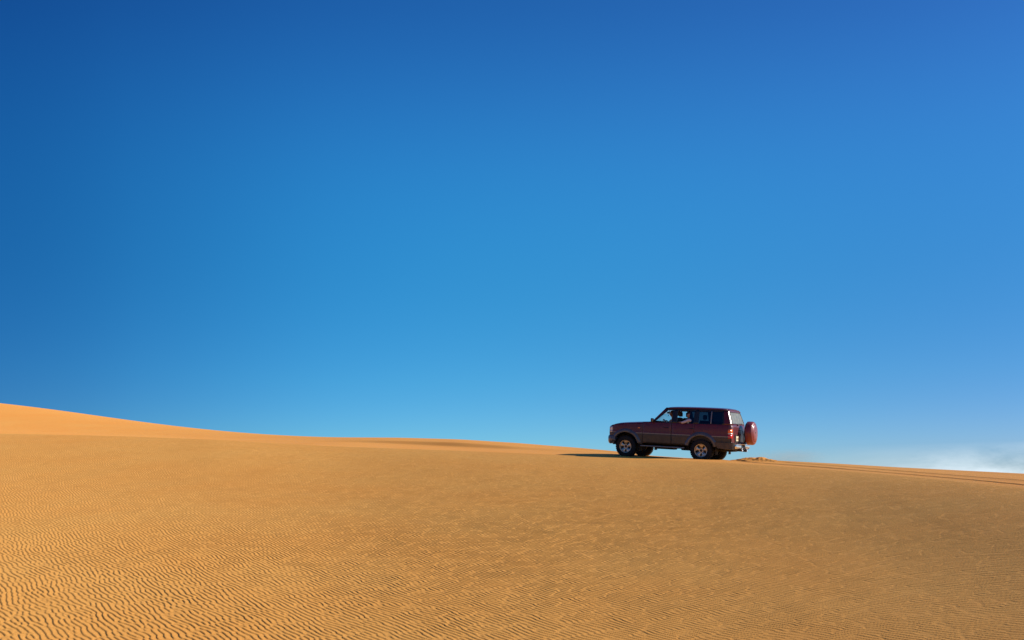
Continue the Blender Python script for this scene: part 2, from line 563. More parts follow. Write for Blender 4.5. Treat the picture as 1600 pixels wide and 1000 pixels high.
M_ALUD = new_mat('alloy_recess', (0.05, 0.045, 0.04), .6, .2)
M_STRIP = new_mat('step_edge', (.30, .27, .24), .45, .3)
M_CHROME = new_mat('chrome', (0.75, 0.74, 0.72), .16, 1.0)
M_SEAT = new_mat('seat_fabric', (0.035, 0.033, 0.036), .9)
M_DASH = new_mat('dashboard_plastic', (0.020, 0.019, 0.019), .7)
M_GCLR = glass_mat('clear_glass', (.80, .84, .82))
M_GTINT = glass_mat('tinted_glass', (.045, .055, .07))
M_GREAR = glass_mat('dusty_glass', (.35, .38, .36), .55, (.27, .28, .25))
M_LENS = new_mat('headlamp_lens', (0.62, 0.64, 0.66), .12, .3, .6, .6)
M_AMB = new_mat('amber_lens', (0.80, 0.17, 0.02), .2, 0, .6, .5)
M_REDL = new_mat('red_lens', (0.62, 0.010, 0.010), .2, 0, .6, .5)
M_WHL = new_mat('white_lens', (0.65, 0.62, 0.58), .2, 0, .6, .5)
M_PLATE = new_mat('plate_paint', (0.66, 0.60, 0.42), .5)
M_PLTXT = new_mat('plate_characters', (0.20, 0.13, 0.06), .6)
M_SKIN = new_mat('skin', (0.23, 0.115, 0.075), .6)
M_HAIR = new_mat('hair', (0.012, 0.009, 0.008), .7)
M_SHIRTA = new_mat('beige_shirt', (0.30, 0.24, 0.19), .9)
M_SHIRTB = new_mat('lilac_grey_shirt', (0.46, 0.40, 0.43), .9)
M_CLOTHD = new_mat('dark_trousers', (0.03, 0.03, 0.04), .9)


# ------------------------------------------------------------------ mesh helpers (car space: x runs REARWARDS from the front axle, y to the near/left side, z up)
def link(name, me, mat, parent):
    o = bpy.data.objects.new(name, me); COL.objects.link(o)
    for m in (mat if isinstance(mat, (list, tuple)) else [mat]): me.materials.append(m)
    if parent is not None: o.parent = parent
    return o


def finish(name, bm, mat, parent, smooth=True, flip=True, auto=35):
    if flip:
        for v in bm.verts: v.co.x = -v.co.x
    bmesh.ops.remove_doubles(bm, verts=bm.verts, dist=1e-5)
    bmesh.ops.dissolve_degenerate(bm, edges=bm.edges, dist=1e-5)
    bmesh.ops.recalc_face_normals(bm, faces=bm.faces)
    for f in bm.faces: f.smooth = smooth
    if smooth:
        lim = math.radians(auto)
        for e in bm.edges:
            if len(e.link_faces) == 2 and e.calc_face_angle(0) > lim: e.smooth = False
    me = bpy.data.meshes.new(name); bm.to_mesh(me); bm.free()
    return link(name, me, mat, parent)


def solid(o, t, off=-1.0):
    m = o.modifiers.new('thickness', 'SOLIDIFY'); m.thickness = t; m.offset = off
    m.use_rim = True
    return o


def S(x, z):
    """half width of the body side"""
    w = np.interp(z, [.36, .50, .62, .90, .93, 1.10, 1.25, 1.31, 1.34, 1.80, 1.86], [.885, .912, .928, .938, .925, .925, .905, .888, .868, .735, .700])
    if x < -.22:
        t = min((-.22 - x) / .50, 1.15)
        w *= 1 - .16 * t ** 2.6
    if x > 3.55:
        t = (x - 3.55) / .4
        w *= 1 - .035 * t ** 2
    return float(w)


def side_panel(name, xs, bot, top, mats, parent, side, off=0.0, mat_fn=None, thick=.02, levels=None, bm_only=False):
    lv = levels or [.40, .46, .52, .60, .70, .80, .885, .915, 1.0, 1.08, 1.16, 1.22, 1.27, 1.30, 1.36, 1.44, 1.52, 1.60, 1.68, 1.76, 1.80, 1.86]
    bm = bmesh.new()
    cols = []
    for x in xs:
        b, t = bot(x), top(x)
        zs = [b] + [min(max(z, b), t) for z in lv] + [t]
        cols.append([bm.verts.new((x, side * (S(x, z) + off), z)) for z in zs])
    for c0, c1 in zip(cols[:-1], cols[1:]):
        for k in range(len(c0) - 1):
            vs = [c0[k], c1[k], c1[k+1], c0[k+1]]
            if (c1[k+1].co - c1[k].co).length < 1e-6 and (c0[k+1].co - c0[k].co).length < 1e-6: continue
            f = bm.faces.new(vs)
            if mat_fn:
                c = sum((v.co.z for v in vs)) / 4
                f.material_index = mat_fn(c)
    if bm_only: return bm
    o = finish(name, bm, mats, parent, auto=30)
    # thickness goes inwards
    md = o.modifiers.new('thickness', 'SOLIDIFY'); md.thickness = thick; md.offset = 0
    return o


def patch_side(name, quad, mats, parent, side, off=0.0, nx=6, nz=8, thick=.02):
    """quad: (x,z) bottom front, bottom rear, top rear, top front"""
    bm = bmesh.new(); g = []
    for i in range(nx + 1):
        row = []
        for j in range(nz + 1):
            s, t = i / nx, j / nz
            x = (1-t) * ((1-s)*quad[0][0] + s*quad[1][0]) + t * ((1-s)*quad[3][0] + s*quad[2][0])
            z = (1-t) * ((1-s)*quad[0][1] + s*quad[1][1]) + t * ((1-s)*quad[3][1] + s*quad[2][1])
            row.append(bm.verts.new((x, side * (S(x, z) + off), z)))
        g.append(row)
    for i in range(nx):
        for j in range(nz):
            bm.faces.new((g[i][j], g[i+1][j], g[i+1][j+1], g[i][j+1]))
    if mats is None: return bm
    o = finish(name, bm, mats, parent)
    md = o.modifiers.new('thickness', 'SOLIDIFY'); md.thickness = thick; md.offset = 0
    return o


def join_bm(dst, src):
    me = bpy.data.meshes.new('tmp'); src.to_mesh(me); src.free()
    dst.from_mesh(me); bpy.data.meshes.remove(me)


def box(bm, c, s, bev=0.0, rot=None, mi=0):
    t = bmesh.new()
    bmesh.ops.create_cube(t, size=1)
    for v in t.verts: v.co = Vector((v.co.x * s[0], v.co.y * s[1], v.co.z * s[2]))
    if bev > 0:
        bmesh.ops.bevel(t, geom=t.edges[:], offset=min(bev, min(s) * .45), segments=2, affect='EDGES', profile=.7)
    for v in t.verts:
        if rot is not None: v.co = rot @ v.co
        v.co += Vector(c)
    for f in t.faces: f.material_index = mi
    join_bm(bm, t)


def tube(bm, pts, rad, seg=10, closed=False, mi=0):
    pts = [Vector(p) for p in pts]
    n = len(pts); rings = []
    rads = rad if isinstance(rad, (list, tuple)) else [rad] * n
    up = Vector((0, 0, 1))
    for i, p in enumerate(pts):
        a = pts[(i - 1) % n] if (closed or i) else p
        b = pts[(i + 1) % n] if (closed or i < n - 1) else p
        t = (b - a).normalized()
        u = t.cross(up)
        if u.length < 1e-3: u = t.cross(Vector((0, 1, 0)))
        u.normalize(); w = t.cross(u)
        rings.append([bm.verts.new(p + (u * math.cos(k * 2*math.pi/seg) + w * math.sin(k * 2*math.pi/seg)) * rads[i]) for k in range(seg)])
    for i in range(n if closed else n - 1):
        r0, r1 = rings[i], rings[(i + 1) % n]
        for k in range(seg):
            f = bm.faces.new((r0[k], r0[(k+1) % seg], r1[(k+1) % seg], r1[k])); f.material_index = mi
    if not closed:
        bm.faces.new(rings[0]).material_index = mi; bm.faces.new(list(reversed(rings[-1]))).material_index = mi


def lathe(bm, prof, c, axis='y', seg=48, sgn=1, mi=0, closed=False):
    """prof: list of (distance along axis, radius)"""
    rings = []
    for a, r in prof:
        ring = []
        for k in range(seg):
            th = 2 * math.pi * k / seg
            if axis == 'y': p = (c[0] + r * math.cos(th), c[1] + sgn * a, c[2] + r * math.sin(th))
            elif axis == 'x': p = (c[0] + sgn * a, c[1] + r * math.cos(th), c[2] + r * math.sin(th))
            else: p = (c[0] + r * math.cos(th), c[1] + r * math.sin(th), c[2] + sgn * a)
            ring.append(bm.verts.new(p))
        rings.append(ring)
    pr = list(zip(rings[:-1], rings[1:])) + ([(rings[-1], rings[0])] if closed else [])
    for r0, r1 in pr:
        for k in range(seg):
            f = bm.faces.new((r0[k], r0[(k+1) % seg], r1[(k+1) % seg], r1[k])); f.material_index = mi
    return rings


def sweep(bm, path, prof, mi=0, cap=True):
    """path: plan points (x, y); prof: (out, z) closed outline swept along the path; out = to the right-hand normal away from the car"""
    n = len(path); rings = []
    for i, (x, y) in enumerate(path):
        a = path[max(i-1, 0)]; b = path[min(i+1, n-1)]
        t = Vector((b[0]-a[0], b[1]-a[1])).normalized()
        nx, ny = t.y, -t.x
        rings.append([bm.verts.new((x + nx*o, y + ny*o, z)) for o, z in prof])
    m = len(prof)
    for r0, r1 in zip(rings[:-1], rings[1:]):
        for k in range(m):
            bm.faces.new((r0[k], r0[(k+1) % m], r1[(k+1) % m], r1[k])).material_index = mi
    if cap:
        bm.faces.new(rings[0]); bm.faces.new(list(reversed(rings[-1])))


def lin(a, b, n): return [a + (b - a) * i / n for i in range(n + 1)]


# ------------------------------------------------------------------ the car
car = bpy.data.objects.new('off_road_car', None); COL.objects.link(car)
car.empty_display_size = 0.3
car.matrix_world = CAR
car['label'] = 'dark maroon off-road car with a round spare wheel cover standing on the dune crest'
car['category'] = 'car'

ARF, ARR = .505, .500       # wheel arch openings
ZC = .435


def arch_bot(x):
    z = .50
    if x < -.36: z = .66
    if x > 3.30: z = .60
    for c, r in ((0, ARF), (WB, ARR)):
        d = abs(x - c)
        if d < r: z = max(z, ZC + math.sqrt(r*r - d*d))
    return z


def hood_z(x):
    return float(np.interp(x, [-.74, -.66, -.55, -.3, 0, .4, .86, 1.0], [1.03, 1.120, 1.172, 1.214, 1.240, 1.267, 1.292, 1.302]))


def two_tone(z):
    return 1 if z < .885 else (2 if z < .915 else 0)


XS_ARCH_F = [-.70, -.66, -.60, -.56] + lin(-.5049, .5049, 26) + [.56, .61, .655]
for side in (1, -1):
    pass

# body shell: fenders, quarter panels, pillars, gutters, cowl
body = bmesh.new()
def add_side(xs, bot, top, side, mat_fn=two_tone, off=0.0):
    b = side_panel('', xs, bot, top, None, None, side, off, mat_fn, bm_only=True)
    join_bm(body, b)
for side in (1, -1):
    add_side(XS_ARCH_F, arch_bot, lambda x: hood_z(x) - .012, side)
    add_side([.655, .75, .86, .98], lambda x: 1.225, lambda x: max(hood_z(x) - .006, 1.235) if x < .9 else 1.306, side)
    xr = [x for x in sorted(set(lin(2.3501, 3.3499, 26) + [3.40, 3.5, 3.6, 3.7, 3.8, 3.88])) if x > 2.60]
    add_side([2.60] + xr, arch_bot, lambda x: 1.312, side)
    # rocker below the doors
    add_side(lin(.50, 2.36, 10), lambda x: .545, lambda x: .565, side, lambda z: 1)
    for q in (((.93, 1.262), (1.045, 1.30), (1.53, 1.80), (1.435, 1.80)),        # A pillar
              ((3.660, 1.312), (3.880, 1.312), (3.735, 1.80), (3.615, 1.80)),    # D
              ((1.47, 1.835), (3.72, 1.835), (3.715, 1.855), (1.475, 1.855))):   # edge of the roof
        join_bm(body, patch_side('', q, None, None, side, 0, nx=8, nz=8))
    wb = bmesh.new()
    for q in (((1.800, 1.312), (1.895, 1.312), (1.895, 1.80), (1.800, 1.80)),
              ((2.600, 1.312), (2.700, 1.312), (2.690, 1.80), (2.600, 1.80)),
              ((1.435, 1.80), (3.735, 1.80), (3.722, 1.835), (1.465, 1.835))):
        join_bm(wb, patch_side('', q, None, None, side, 0.001, nx=8, nz=8))
    wo = finish('window_surround', wb, M_FRAME, car)
    md = wo.modifiers.new('thickness', 'SOLIDIFY'); md.thickness = .022; md.offset = 0
# nose and cowl
def nose_pts(y, z):
    return -.745 + .10 * (abs(y) / .80) ** 3 + (.02 if z > 1.05 else 0)
g = []
ys = lin(-.80, .80, 20)
for z in (.66, .78, .86, 1.08, 1.10):
    g.append([body.verts.new((nose_pts(y, z), y, z)) for y in ys])
for a, b in zip(g[:-1], g[1:]):
    for k in range(20): body.faces.new((a[k], a[k+1], b[k+1], b[k]))
g = []
for x, dz in ((.84, .004), (.92, .012), (1.00, .03)):
    w = S(x, 1.25) - .01
    g.append([body.verts.new((x - .06 * (1 - (t)**2) * 0, t * w, hood_z(x) + dz + .035 * (1 - t*t))) for t in lin(-1, 1, 12)])
for a, b in zip(g[:-1], g[1:]):
    for k in range(12): body.faces.new((a[k], a[k+1], b[k+1], b[k]))
o = finish('body', body, [M_RED, M_GREY, M_TRIM], car, auto=30)
md = o.modifiers.new('thickness', 'SOLIDIFY'); md.thickness = .022; md.offset = 0

# bonnet
bm = bmesh.new(); g = []
for x in [-.735, -.70, -.64, -.55, -.4, -.2, 0, .2, .4, .6, .8, .855]:
    w = min(S(max(x, -.66), 1.2) - .012, .90) * (1 if x > -.6 else 1 - (-.6 - x) * .9)
    row = []
    for t in lin(-1, 1, 20):
        drop = .035 * max(0, (abs(t) - .86) / .14) ** 2
        bulge = .030 * (1 - t*t) + .012 * (1 if abs(t) < .62 else max(0, 1 - (abs(t) - .62) / .1))
        row.append(bm.verts.new((x + (.05 * t * t if x < -.5 else 0), t * w, hood_z(x) + bulge * min(1, (x + .78) / .3) - drop + .004)))
    g.append(row)
for a, b in zip(g[:-1], g[1:]):
    for k in range(20): bm.faces.new((a[k], a[k+1], b[k+1], b[k]))
solid(finish('bonnet', bm, M_RED, car), .02, 0)

# roof
bm = bmesh.new(); g = []
for x in [1.415, 1.44, 1.50, 1.60, 1.8, 2.2, 2.6, 3.0, 3.4, 3.60, 3.70, 3.745, 3.765]:
    row = []
    zx = np.interp(x, [1.415, 1.44, 1.5, 1.6, 1.8, 2.2, 2.8, 3.4, 3.6, 3.7, 3.765], [-.045, -.028, -.010, 0, .010, .018, .018, .008, -.004, -.018, -.050])
    for t in lin(-1, 1, 24):
        y = t * .735
        z = 1.838 + zx + .044 * (1 - abs(t) ** 3.2) + .006 * (1 - t * t)
        if abs(t) > .93: z -= .012 * (abs(t) - .93) / .07
        xx = x + (.045 * t * t if x < 1.52 else 0)
        row.append(bm.verts.new((xx, y, z)))
    g.append(row)
for a, b in zip(g[:-1], g[1:]):
    for k in range(24): bm.faces.new((a[k], a[k+1], b[k+1], b[k]))
solid(finish('roof', bm, M_RED, car), .03, 0)
bm = bmesh.new(); g = []
for x in lin(1.50, 3.66, 6):
    g.append([bm.verts.new((x, t * .68, 1.80 + .02 * (1 - t*t))) for t in lin(-1, 1, 8)])
for a, b in zip(g[:-1], g[1:]):
    for k in range(8): bm.faces.new((a[k], a[k+1], b[k+1], b[k]))
solid(finish('headliner', bm, M_SEAT, car), .02, 0)

# windscreen
def ws_pt(s, t):      # s 0 bottom..1 top, t -1..1
    x = (1-s) * 1.005 + s * 1.475; z = (1-s) * 1.285 + s * 1.812
    w = (1-s) * .80 + s * .665
    return (x - .075 * (1 - t*t), t * w, z + .012 * (1 - t*t))
bm = bmesh.new(); g = [[bm.verts.new(ws_pt(s, t)) for t in lin(-1, 1, 14)] for s in lin(0, 1, 8)]
for a, b in zip(g[:-1], g[1:]):
    for k in range(14): bm.faces.new((a[k], a[k+1], b[k+1], b[k]))
wsc = finish('windscreen', bm, M_GCLR, car)
bm = bmesh.new()
edge = [ws_pt(0, t) for t in lin(-1, 1, 14)] + [ws_pt(s, 1) for s in lin(.1, .9, 6)] + [ws_pt(1, t) for t in lin(1, -1, 14)] + [ws_pt(s, -1) for s in lin(.9, .1, 6)]
tube(bm, edge, .016, 6, closed=True)
finish('seal', bm, M_FRAME, wsc)

# doors
def make_door(side, x0, x1, front):
    xs = lin(x0 + .008, x1 - .008, 14)
    def bot(x): return max(.55, arch_bot(x) if x > 2.3 else .55)
    if not front:
        xs = lin(x0 + .008, 2.352, 6) + lin(2.38, x1 - .010, 6)
    d = side_panel('door', xs, bot, lambda x: 1.306, [M_RED, M_GREY, M_TRIM], car, side, .004, two_tone)
    bm = bmesh.new()
    if front:
        xb = 1.062
        qs = [((xb - .03, 1.303), (xb + .012, 1.303), (1.575, 1.765), (1.528, 1.795)),
              ((1.54, 1.765), (1.79, 1.765), (1.79, 1.796), (1.54, 1.796)),
              ((1.752, 1.303), (1.796, 1.303), (1.796, 1.768), (1.752, 1.768))]
        glass = None
    else:
        qs = [((1.899, 1.303), (1.940, 1.303), (1.940, 1.768), (1.899, 1.768)),
              ((1.900, 1.765), (2.596, 1.765), (2.596, 1.796), (1.900, 1.796)),
              ((2.556, 1.303), (2.598, 1.303), (2.598, 1.768), (2.556, 1.768))]
    for q in qs: join_bm(bm, patch_side('', q, None, None, side, .006))
    w = finish('window_frame', bm, M_FRAME, d)
    md = w.modifiers.new('thickness', 'SOLIDIFY'); md.thickness = .02; md.offset = 0
    # waist seal
    bm = bmesh.new()
    a, b = (1.0, 1.79) if front else (1.90, 2.595)
    tube(bm, [(x, side * (S(x, 1.309) + .006), 1.312) for x in lin(a, b, 8)], .009, 6)
    finish('waist_seal', bm, M_FRAME, d)
    # glass: front panes and the near rear pane are wound down, the far panes are up
    if not front:
        hx = 1.94
        if side > 0:
            q = ((2.40, 1.31), (2.556, 1.31), (2.556, 1.766), (2.40, 1.766))
            bm = patch_side('', q, None, None, side, -.006)
            gl = finish('window', bm, M_GTINT, d)
            bm = patch_side('', ((2.385, 1.31), (2.403, 1.31), (2.403, 1.766), (2.385, 1.766)), None, None, side, -.002)
            finish('divider', bm, M_FRAME, d)
        else:
            bm = patch_side('', ((1.94, 1.31), (2.556, 1.31), (2.556, 1.766), (1.94, 1.766)), None, None, side, -.006)
            gl = finish('window', bm, M_GCLR, d)
    elif side < 0:
        bm = patch_side('', ((1.07, 1.31), (1.752, 1.31), (1.752, 1.766), (1.56, 1.766)), None, None, side, -.006)
        gl = finish('window', bm, M_GCLR, d)
    # handle
    hxc = x1 - .20 if front else 2.50
    hz = 1.115
    bm = bmesh.new()
    y = S(hxc, hz)
    box(bm, (hxc, side * (y + .003), hz), (.20, .012, .062), .005)
    tube(bm, [(hxc - .085, side * (y + .01), hz + .012), (hxc - .07, side * (y + .035), hz + .014), (hxc + .07, side * (y + .035), hz + .014), (hxc + .085, side * (y + .01), hz + .012)], .011, 8)
    finish('handle', bm, M_FRAME, d)
    return d
for side in (1, -1):
    make_door(side, .655, 1.80 - .045, True)
    make_door(side, 1.755, 2.60, False)

# quarter windows
for side in (1, -1):
    bm = patch_side('', ((2.70, 1.314), (3.66, 1.314), (3.615, 1.798), (2.69, 1.798)), None, None, side, -.006, nx=8)
    q = finish('quarter_window', bm, M_GTINT, car)
    bm = bmesh.new()
    for a in (((2.70, 1.312), (2.735, 1.312), (2.735, 1.80), (2.69, 1.80)), ((3.60, 1.312), (3.664, 1.312), (3.619, 1.80), (3.56, 1.80)),
              ((2.70, 1.312), (3.66, 1.312), (3.66, 1.335), (2.70, 1.335)), ((2.69, 1.765), (3.62, 1.765), (3.615, 1.80), (2.69, 1.80))):
        join_bm(bm, patch_side('', a, None, None, side, .004, nx=8))
    f = finish('frame', bm, M_FRAME, q)
    md = f.modifiers.new('thickness', 'SOLIDIFY'); md.thickness = .014; md.offset = 0
    bm = patch_side('', ((3.165, 1.33), (3.200, 1.33), (3.195, 1.77), (3.160, 1.77)), None, None, side, .006)
    f = finish('divider', bm, new_mat('grey_divider', (.16, .17, .20), .35) if side == 1 else bpy.data.materials['grey_divider'], q)
    md = f.modifiers.new('thickness', 'SOLIDIFY'); md.thickness = .012; md.offset = 0

# wheel arch flares
for side in (1, -1):
    for c, ri in ((0, ARF), (WB, ARR)):
        bm = bmesh.new(); rings = []
        a0, a1 = (R(12), R(176 if c == 0 else 168))
        n = 36
        for i in range(n + 1):
            th = a1 + (a0 - a1) * i / n
            ct, st = math.cos(th), math.sin(th)
            ring = []
            for rr, out in ((ri - .035, -.055), (ri - .03, .035), (ri - .005, .052), (ri + .045, .046), (ri + .095, .022), (ri + .118, -.004)):
                x = c - rr * ct * -1; z = ZC + rr * st
                ring.append(bm.verts.new((x, side * (S(min(x, 3.6), max(z, .55)) + out), z)))
            rings.append(ring)
        for a, b in zip(rings[:-1], rings[1:]):
            for k in range(5): bm.faces.new((a[k], a[k+1], b[k+1], b[k]))
        fl = finish('wheel_arch_flare', bm, M_FLARE, car, auto=50)
        # inner liner of the arch
        bm = bmesh.new(); rings = []
        for i in range(25):
            th = math.pi * i / 24
            x = c + (ri + .01) * math.cos(th); z = ZC + (ri + .01) * math.sin(th)
            rings.append([bm.verts.new((x, side * y, z)) for y in (.50, .92)])
        for a, b in zip(rings[:-1], rings[1:]): bm.faces.new((a[0], a[1], b[1], b[0]))
        lo = [r[0] for r in rings]; bm.faces.new(lo)
        finish('wheel_arch_liner', bm, M_UNDER, car)
    # mud flaps
    for xf in (.52, WB + .52):
        bm = bmesh.new(); box(bm, (xf, side * .79, .40), (.016, .27, .27), .006)
        finish('mud_flap', bm, M_RUB, car)

# wheels
def make_wheel(x, side):
    w = bpy.data.objects.new('wheel', None); COL.objects.link(w); w.parent = car
    w.location = (-x, side * .80, HUB_Z); w.empty_display_size = .1
    bm = bmesh.new()
    T = [(-.125, .215), (-.133, .25), (-.140, .30), (-.137, .345), (-.122, .376), (-.105, .386), (-.06, .390), (0, .391), (.06, .390), (.105, .386), (.122, .376), (.137, .345), (.140, .30), (.133, .25), (.125, .215)]
    lathe(bm, T, (0, 0, 0), 'y', 72, 1)
    lathe(bm, [(-.125, .215), (-.08, .20), (0, .195), (.08, .20), (.125, .215)], (0, 0, 0), 'y', 48, 1)
    for k in range(36):                     # tread blocks and grooves
        for row, (yy, ww) in enumerate(((-.098, .05), (-.033, .055), (.033, .055), (.098, .05))):
            th = 2 * math.pi * (k + .5 * (row % 2)) / 36
            rot = Matrix.Rotation(-th, 4, 'Y')
            t = bmesh.new()
            box(t, (.391 if abs(yy) < .05 else .386, yy, 0), (.020, ww, .046), .004)
            for v in t.verts: v.co = rot @ v.co
            join_bm(bm, t)
    finish('tyre', bm, M_RUB, w, auto=40)
    bm = bmesh.new()
    s = side
    lathe(bm, [(.128, .222), (.138, .228), (.134, .208), (.105, .192), (.06, .190), (-.10, .190), (-.12, .214)], (0, 0, 0), 'y', 60, s)
    # dished face with five openings: spokes as tapered slabs
    N = 5
    for k in range(N):
        th = 2 * math.pi * k / N + .31
        rot = Matrix.Rotation(-th, 4, 'Y')
        t = bmesh.new(); pr = []
        for r, hw, yy in ((.070, .050, .070), (.10, .046, .082), (.13, .050, .090), (.165, .078, .094), (.200, .118, .092)):
            pr.append([t.verts.new((r * 1.0, s * (yy + .0), -hw)), t.verts.new((r, s * (yy + .012), -hw * .5)), t.verts.new((r, s * (yy + .012), hw * .5)), t.verts.new((r, s * yy, hw)),
                       t.verts.new((r, s * (yy - .03), hw)), t.verts.new((r, s * (yy - .03), -hw))])
        for a, b in zip(pr[:-1], pr[1:]):
            for q in range(6): t.faces.new((a[q], a[(q+1) % 6], b[(q+1) % 6], b[q]))
        for v in t.verts: v.co = rot @ v.co
        join_bm(bm, t)
    lathe(bm, [(.05, .0), (.050, .082), (.078, .082), (.086, .074), (.086, .052), (.066, .050)], (0, 0, 0), 'y', 40, s)
    for k in range(6):
        th = 2 * math.pi * k / 6
        lathe(bm, [(.08, .0001), (.098, .009), (.098, .0001)], (.066 * math.cos(th), 0, .066 * math.sin(th)), 'y', 6, s)
    rim = finish('rim', bm, M_ALU, w, auto=30)
    bm = bmesh.new()
    lathe(bm, [(.02, .0001), (.02, .190)], (0, 0, 0), 'y', 40, s)
    finish('brake_disc', bm, M_ALUD, rim)
    bm = bmesh.new()
    lathe(bm, [(.055, .050), (.095, .047), (.108, .035), (.110, .0001)], (0, 0, 0), 'y', 24, s)
    finish('hub_cap', bm, M_ALUD, rim)
    return w
for x in (0, WB):
    for side in (1, -1): make_wheel(x, side)

# running boards
for side in (1, -1):
    bm = bmesh.new()
    box(bm, (1.42, side * .905, .425), (1.60, .17, .035), .012)
    for x in (.80, 1.42, 2.05): box(bm, (x, side * .80, .44), (.05, .16, .03))
    rb = finish('running_board', bm, M_UNDER, car)
    bm = bmesh.new()
    tube(bm, [(.60, side * .94, .44), (.64, side * .995, .444), (2.20, side * .995, .444), (2.24, side * .94, .44)], .021, 8)
    finish('edge_trim', bm, M_STRIP, rb)

# bumpers
bm = bmesh.new()
pathF = [(-.40, -.93), (-.52, -.93), (-.62, -.90), (-.71, -.80), (-.77, -.60), (-.80, -.30), (-.81, 0), (-.80, .30), (-.77, .60), (-.71, .80), (-.62, .90), (-.52, .93), (-.40, .93)]
profF = [(-.10, .50), (-.03, .455), (.005, .47), (.035, .53), (.045, .60), (.045, .70), (.03, .755), (-.01, .775), (-.12, .77)]
sweep(bm, pathF, [(-o, z) for o, z in profF])
for v in bm.verts:     # sides rise towards the wheel opening
    t = max(0, (v.co.x + .62) / .22)
    if v.co.z < .60: v.co.z += .10 * min(1, t) ** 1.2
fb = finish('front_bumper', bm, M_FLARE, car)
bm = bmesh.new()
box(bm, (-.842, 0, .55), (.02, .70, .06), .005)
finish('air_intake', bm, M_BLACK, fb)

bm = bmesh.new()
prof = [(-.10, .48), (-.01, .47), (.012, .50), (.014, .64), (.004, .70), (-.10, .70)]
for s in (1, -1):
    p = [(3.37, s * .925), (3.50, s * .925), (3.70, s * .920), (3.84, s * .905), (3.92, s * .87), (3.955, s * .80)]
    if s > 0: p = p[::-1]
    t = bmesh.new(); sweep(t, p, [(-o, z) for o, z in prof] if s < 0 else [(-o, z) for o, z in prof])
    for v in t.verts:
        if v.co.x < 3.55 and v.co.z < .55: v.co.x += .10; v.co.z += .02
    join_bm(bm, t)
box(bm, (3.99, 0, .56), (.06, 1.66, .15), .01)
rb = finish('rear_bumper', bm, M_GREY, car)
bm = bmesh.new()
box(bm, (4.03, 0, .655), (.13, 1.66, .035), .012)           # step plate
box(bm, (4.055, .56, .575), (.06, .62, .13), .02)
box(bm, (4.055, -.56, .575), (.06, .62, .13), .02)
finish('step_plate', bm, M_CHROME, rb)
bm = bmesh.new()
box(bm, (4.06, 0, .53), (.05, .62, .11), .01)
box(bm, (4.00, 0, .45), (.26, .10, .09), .01)
tube(bm, [(4.10, 0, .44), (4.20, 0, .44)], .045, 10)
tube(bm, [(4.18, 0, .40), (4.18, 0, .50)], .022, 10)
finish('tow_hitch', bm, M_BLACK, car)
for k in range(2):
    bm = bmesh.new()
    pts = []
    for i in range(16):
        th = 2 * math.pi * i / 16
        pts.append((4.13 + .0 * k, .30 * (1 - 2 * k) + .045 * math.cos(th), .47 + .045 * math.sin(th)))
    tube(bm, pts, .013, 6, closed=True)
    finish('tow_ring', bm, M_CHROME, car)

# nose: grille, lamps
bm = bmesh.new()
box(bm, (-.752, 0, .965), (.03, .98, .20), .01)
for z in lin(.89, 1.04, 4): box(bm, (-.770, 0, z), (.012, .94, .010), .003, mi=1)
finish('grille', bm, [M_BLACK, M_CHROME], car)
for side in (1, -1):
    bm = bmesh.new(); g = []
    path = [(nose_pts(.50, 1) - .010, .50), (nose_pts(.62, 1) - .012, .62), (-.672, .735)]
    for (x, y) in path:
        g.append([bm.verts.new((x, side * y, z)) for z in (.875, .97, 1.065)])
    for a, b in zip(g[:-1], g[1:]):
        for k in range(2): bm.faces.new((a[k], a[k+1], b[k+1], b[k]))
    solid(finish('headlight', bm, M_LENS, car), .03, 0)
    bm = bmesh.new(); g = []
    for (x, dy) in ((-.700, -.016), (-.665, .010), (-.61, .010), (-.55, .010)):
        g.append([bm.verts.new((x, side * (S(x, z) + dy), z)) for z in (.89, .93, .98, 1.04, 1.095)])
    for a, b in zip(g[:-1], g[1:]):
        for k in range(4): bm.faces.new((a[k], a[k+1], b[k+1], b[k]))
    solid(finish('corner_light', bm, M_WHL, car), .012, 0)
    bm = bmesh.new()
    box(bm, (.52, side * (S(.52, 1.08) + .006), 1.085), (.085, .018, .036), .007)
    finish('side_indicator', bm, M_AMB, car)
    # mirrors
    bm = bmesh.new()
    box(bm, (1.05, side * .995, 1.385), (.070, .15, .135), .03)
    tube(bm, [(1.04, side * .88, 1.33), (1.04, side * .97, 1.36)], .022, 8)
    mr = finish('wing_mirror', bm, M_BLACK, car)
    bm = bmesh.new(); box(bm, (1.089, side * .995, 1.385), (.006, .12, .105), .002)
    finish('mirror_glass', bm, M_CHROME, mr)

# tailgate
def XR(z): return float(np.interp(z, [.66, 1.0, 1.31, 1.83], [3.935, 3.940, 3.915, 3.745]))
def YR(z): return S(3.88, z) - .012
bm = bmesh.new(); g = []
for z in [.675, .75, .86, .98, 1.10, 1.22, 1.33]:
    g.append([bm.verts.new((XR(z) - .045 * abs(t) ** 8, t * YR(z), z)) for t in lin(-1, 1, 24)])
for a, b in zip(g[:-1], g[1:]):
    for k in range(24): bm.faces.new((a[k], a[k+1], b[k+1], b[k]))
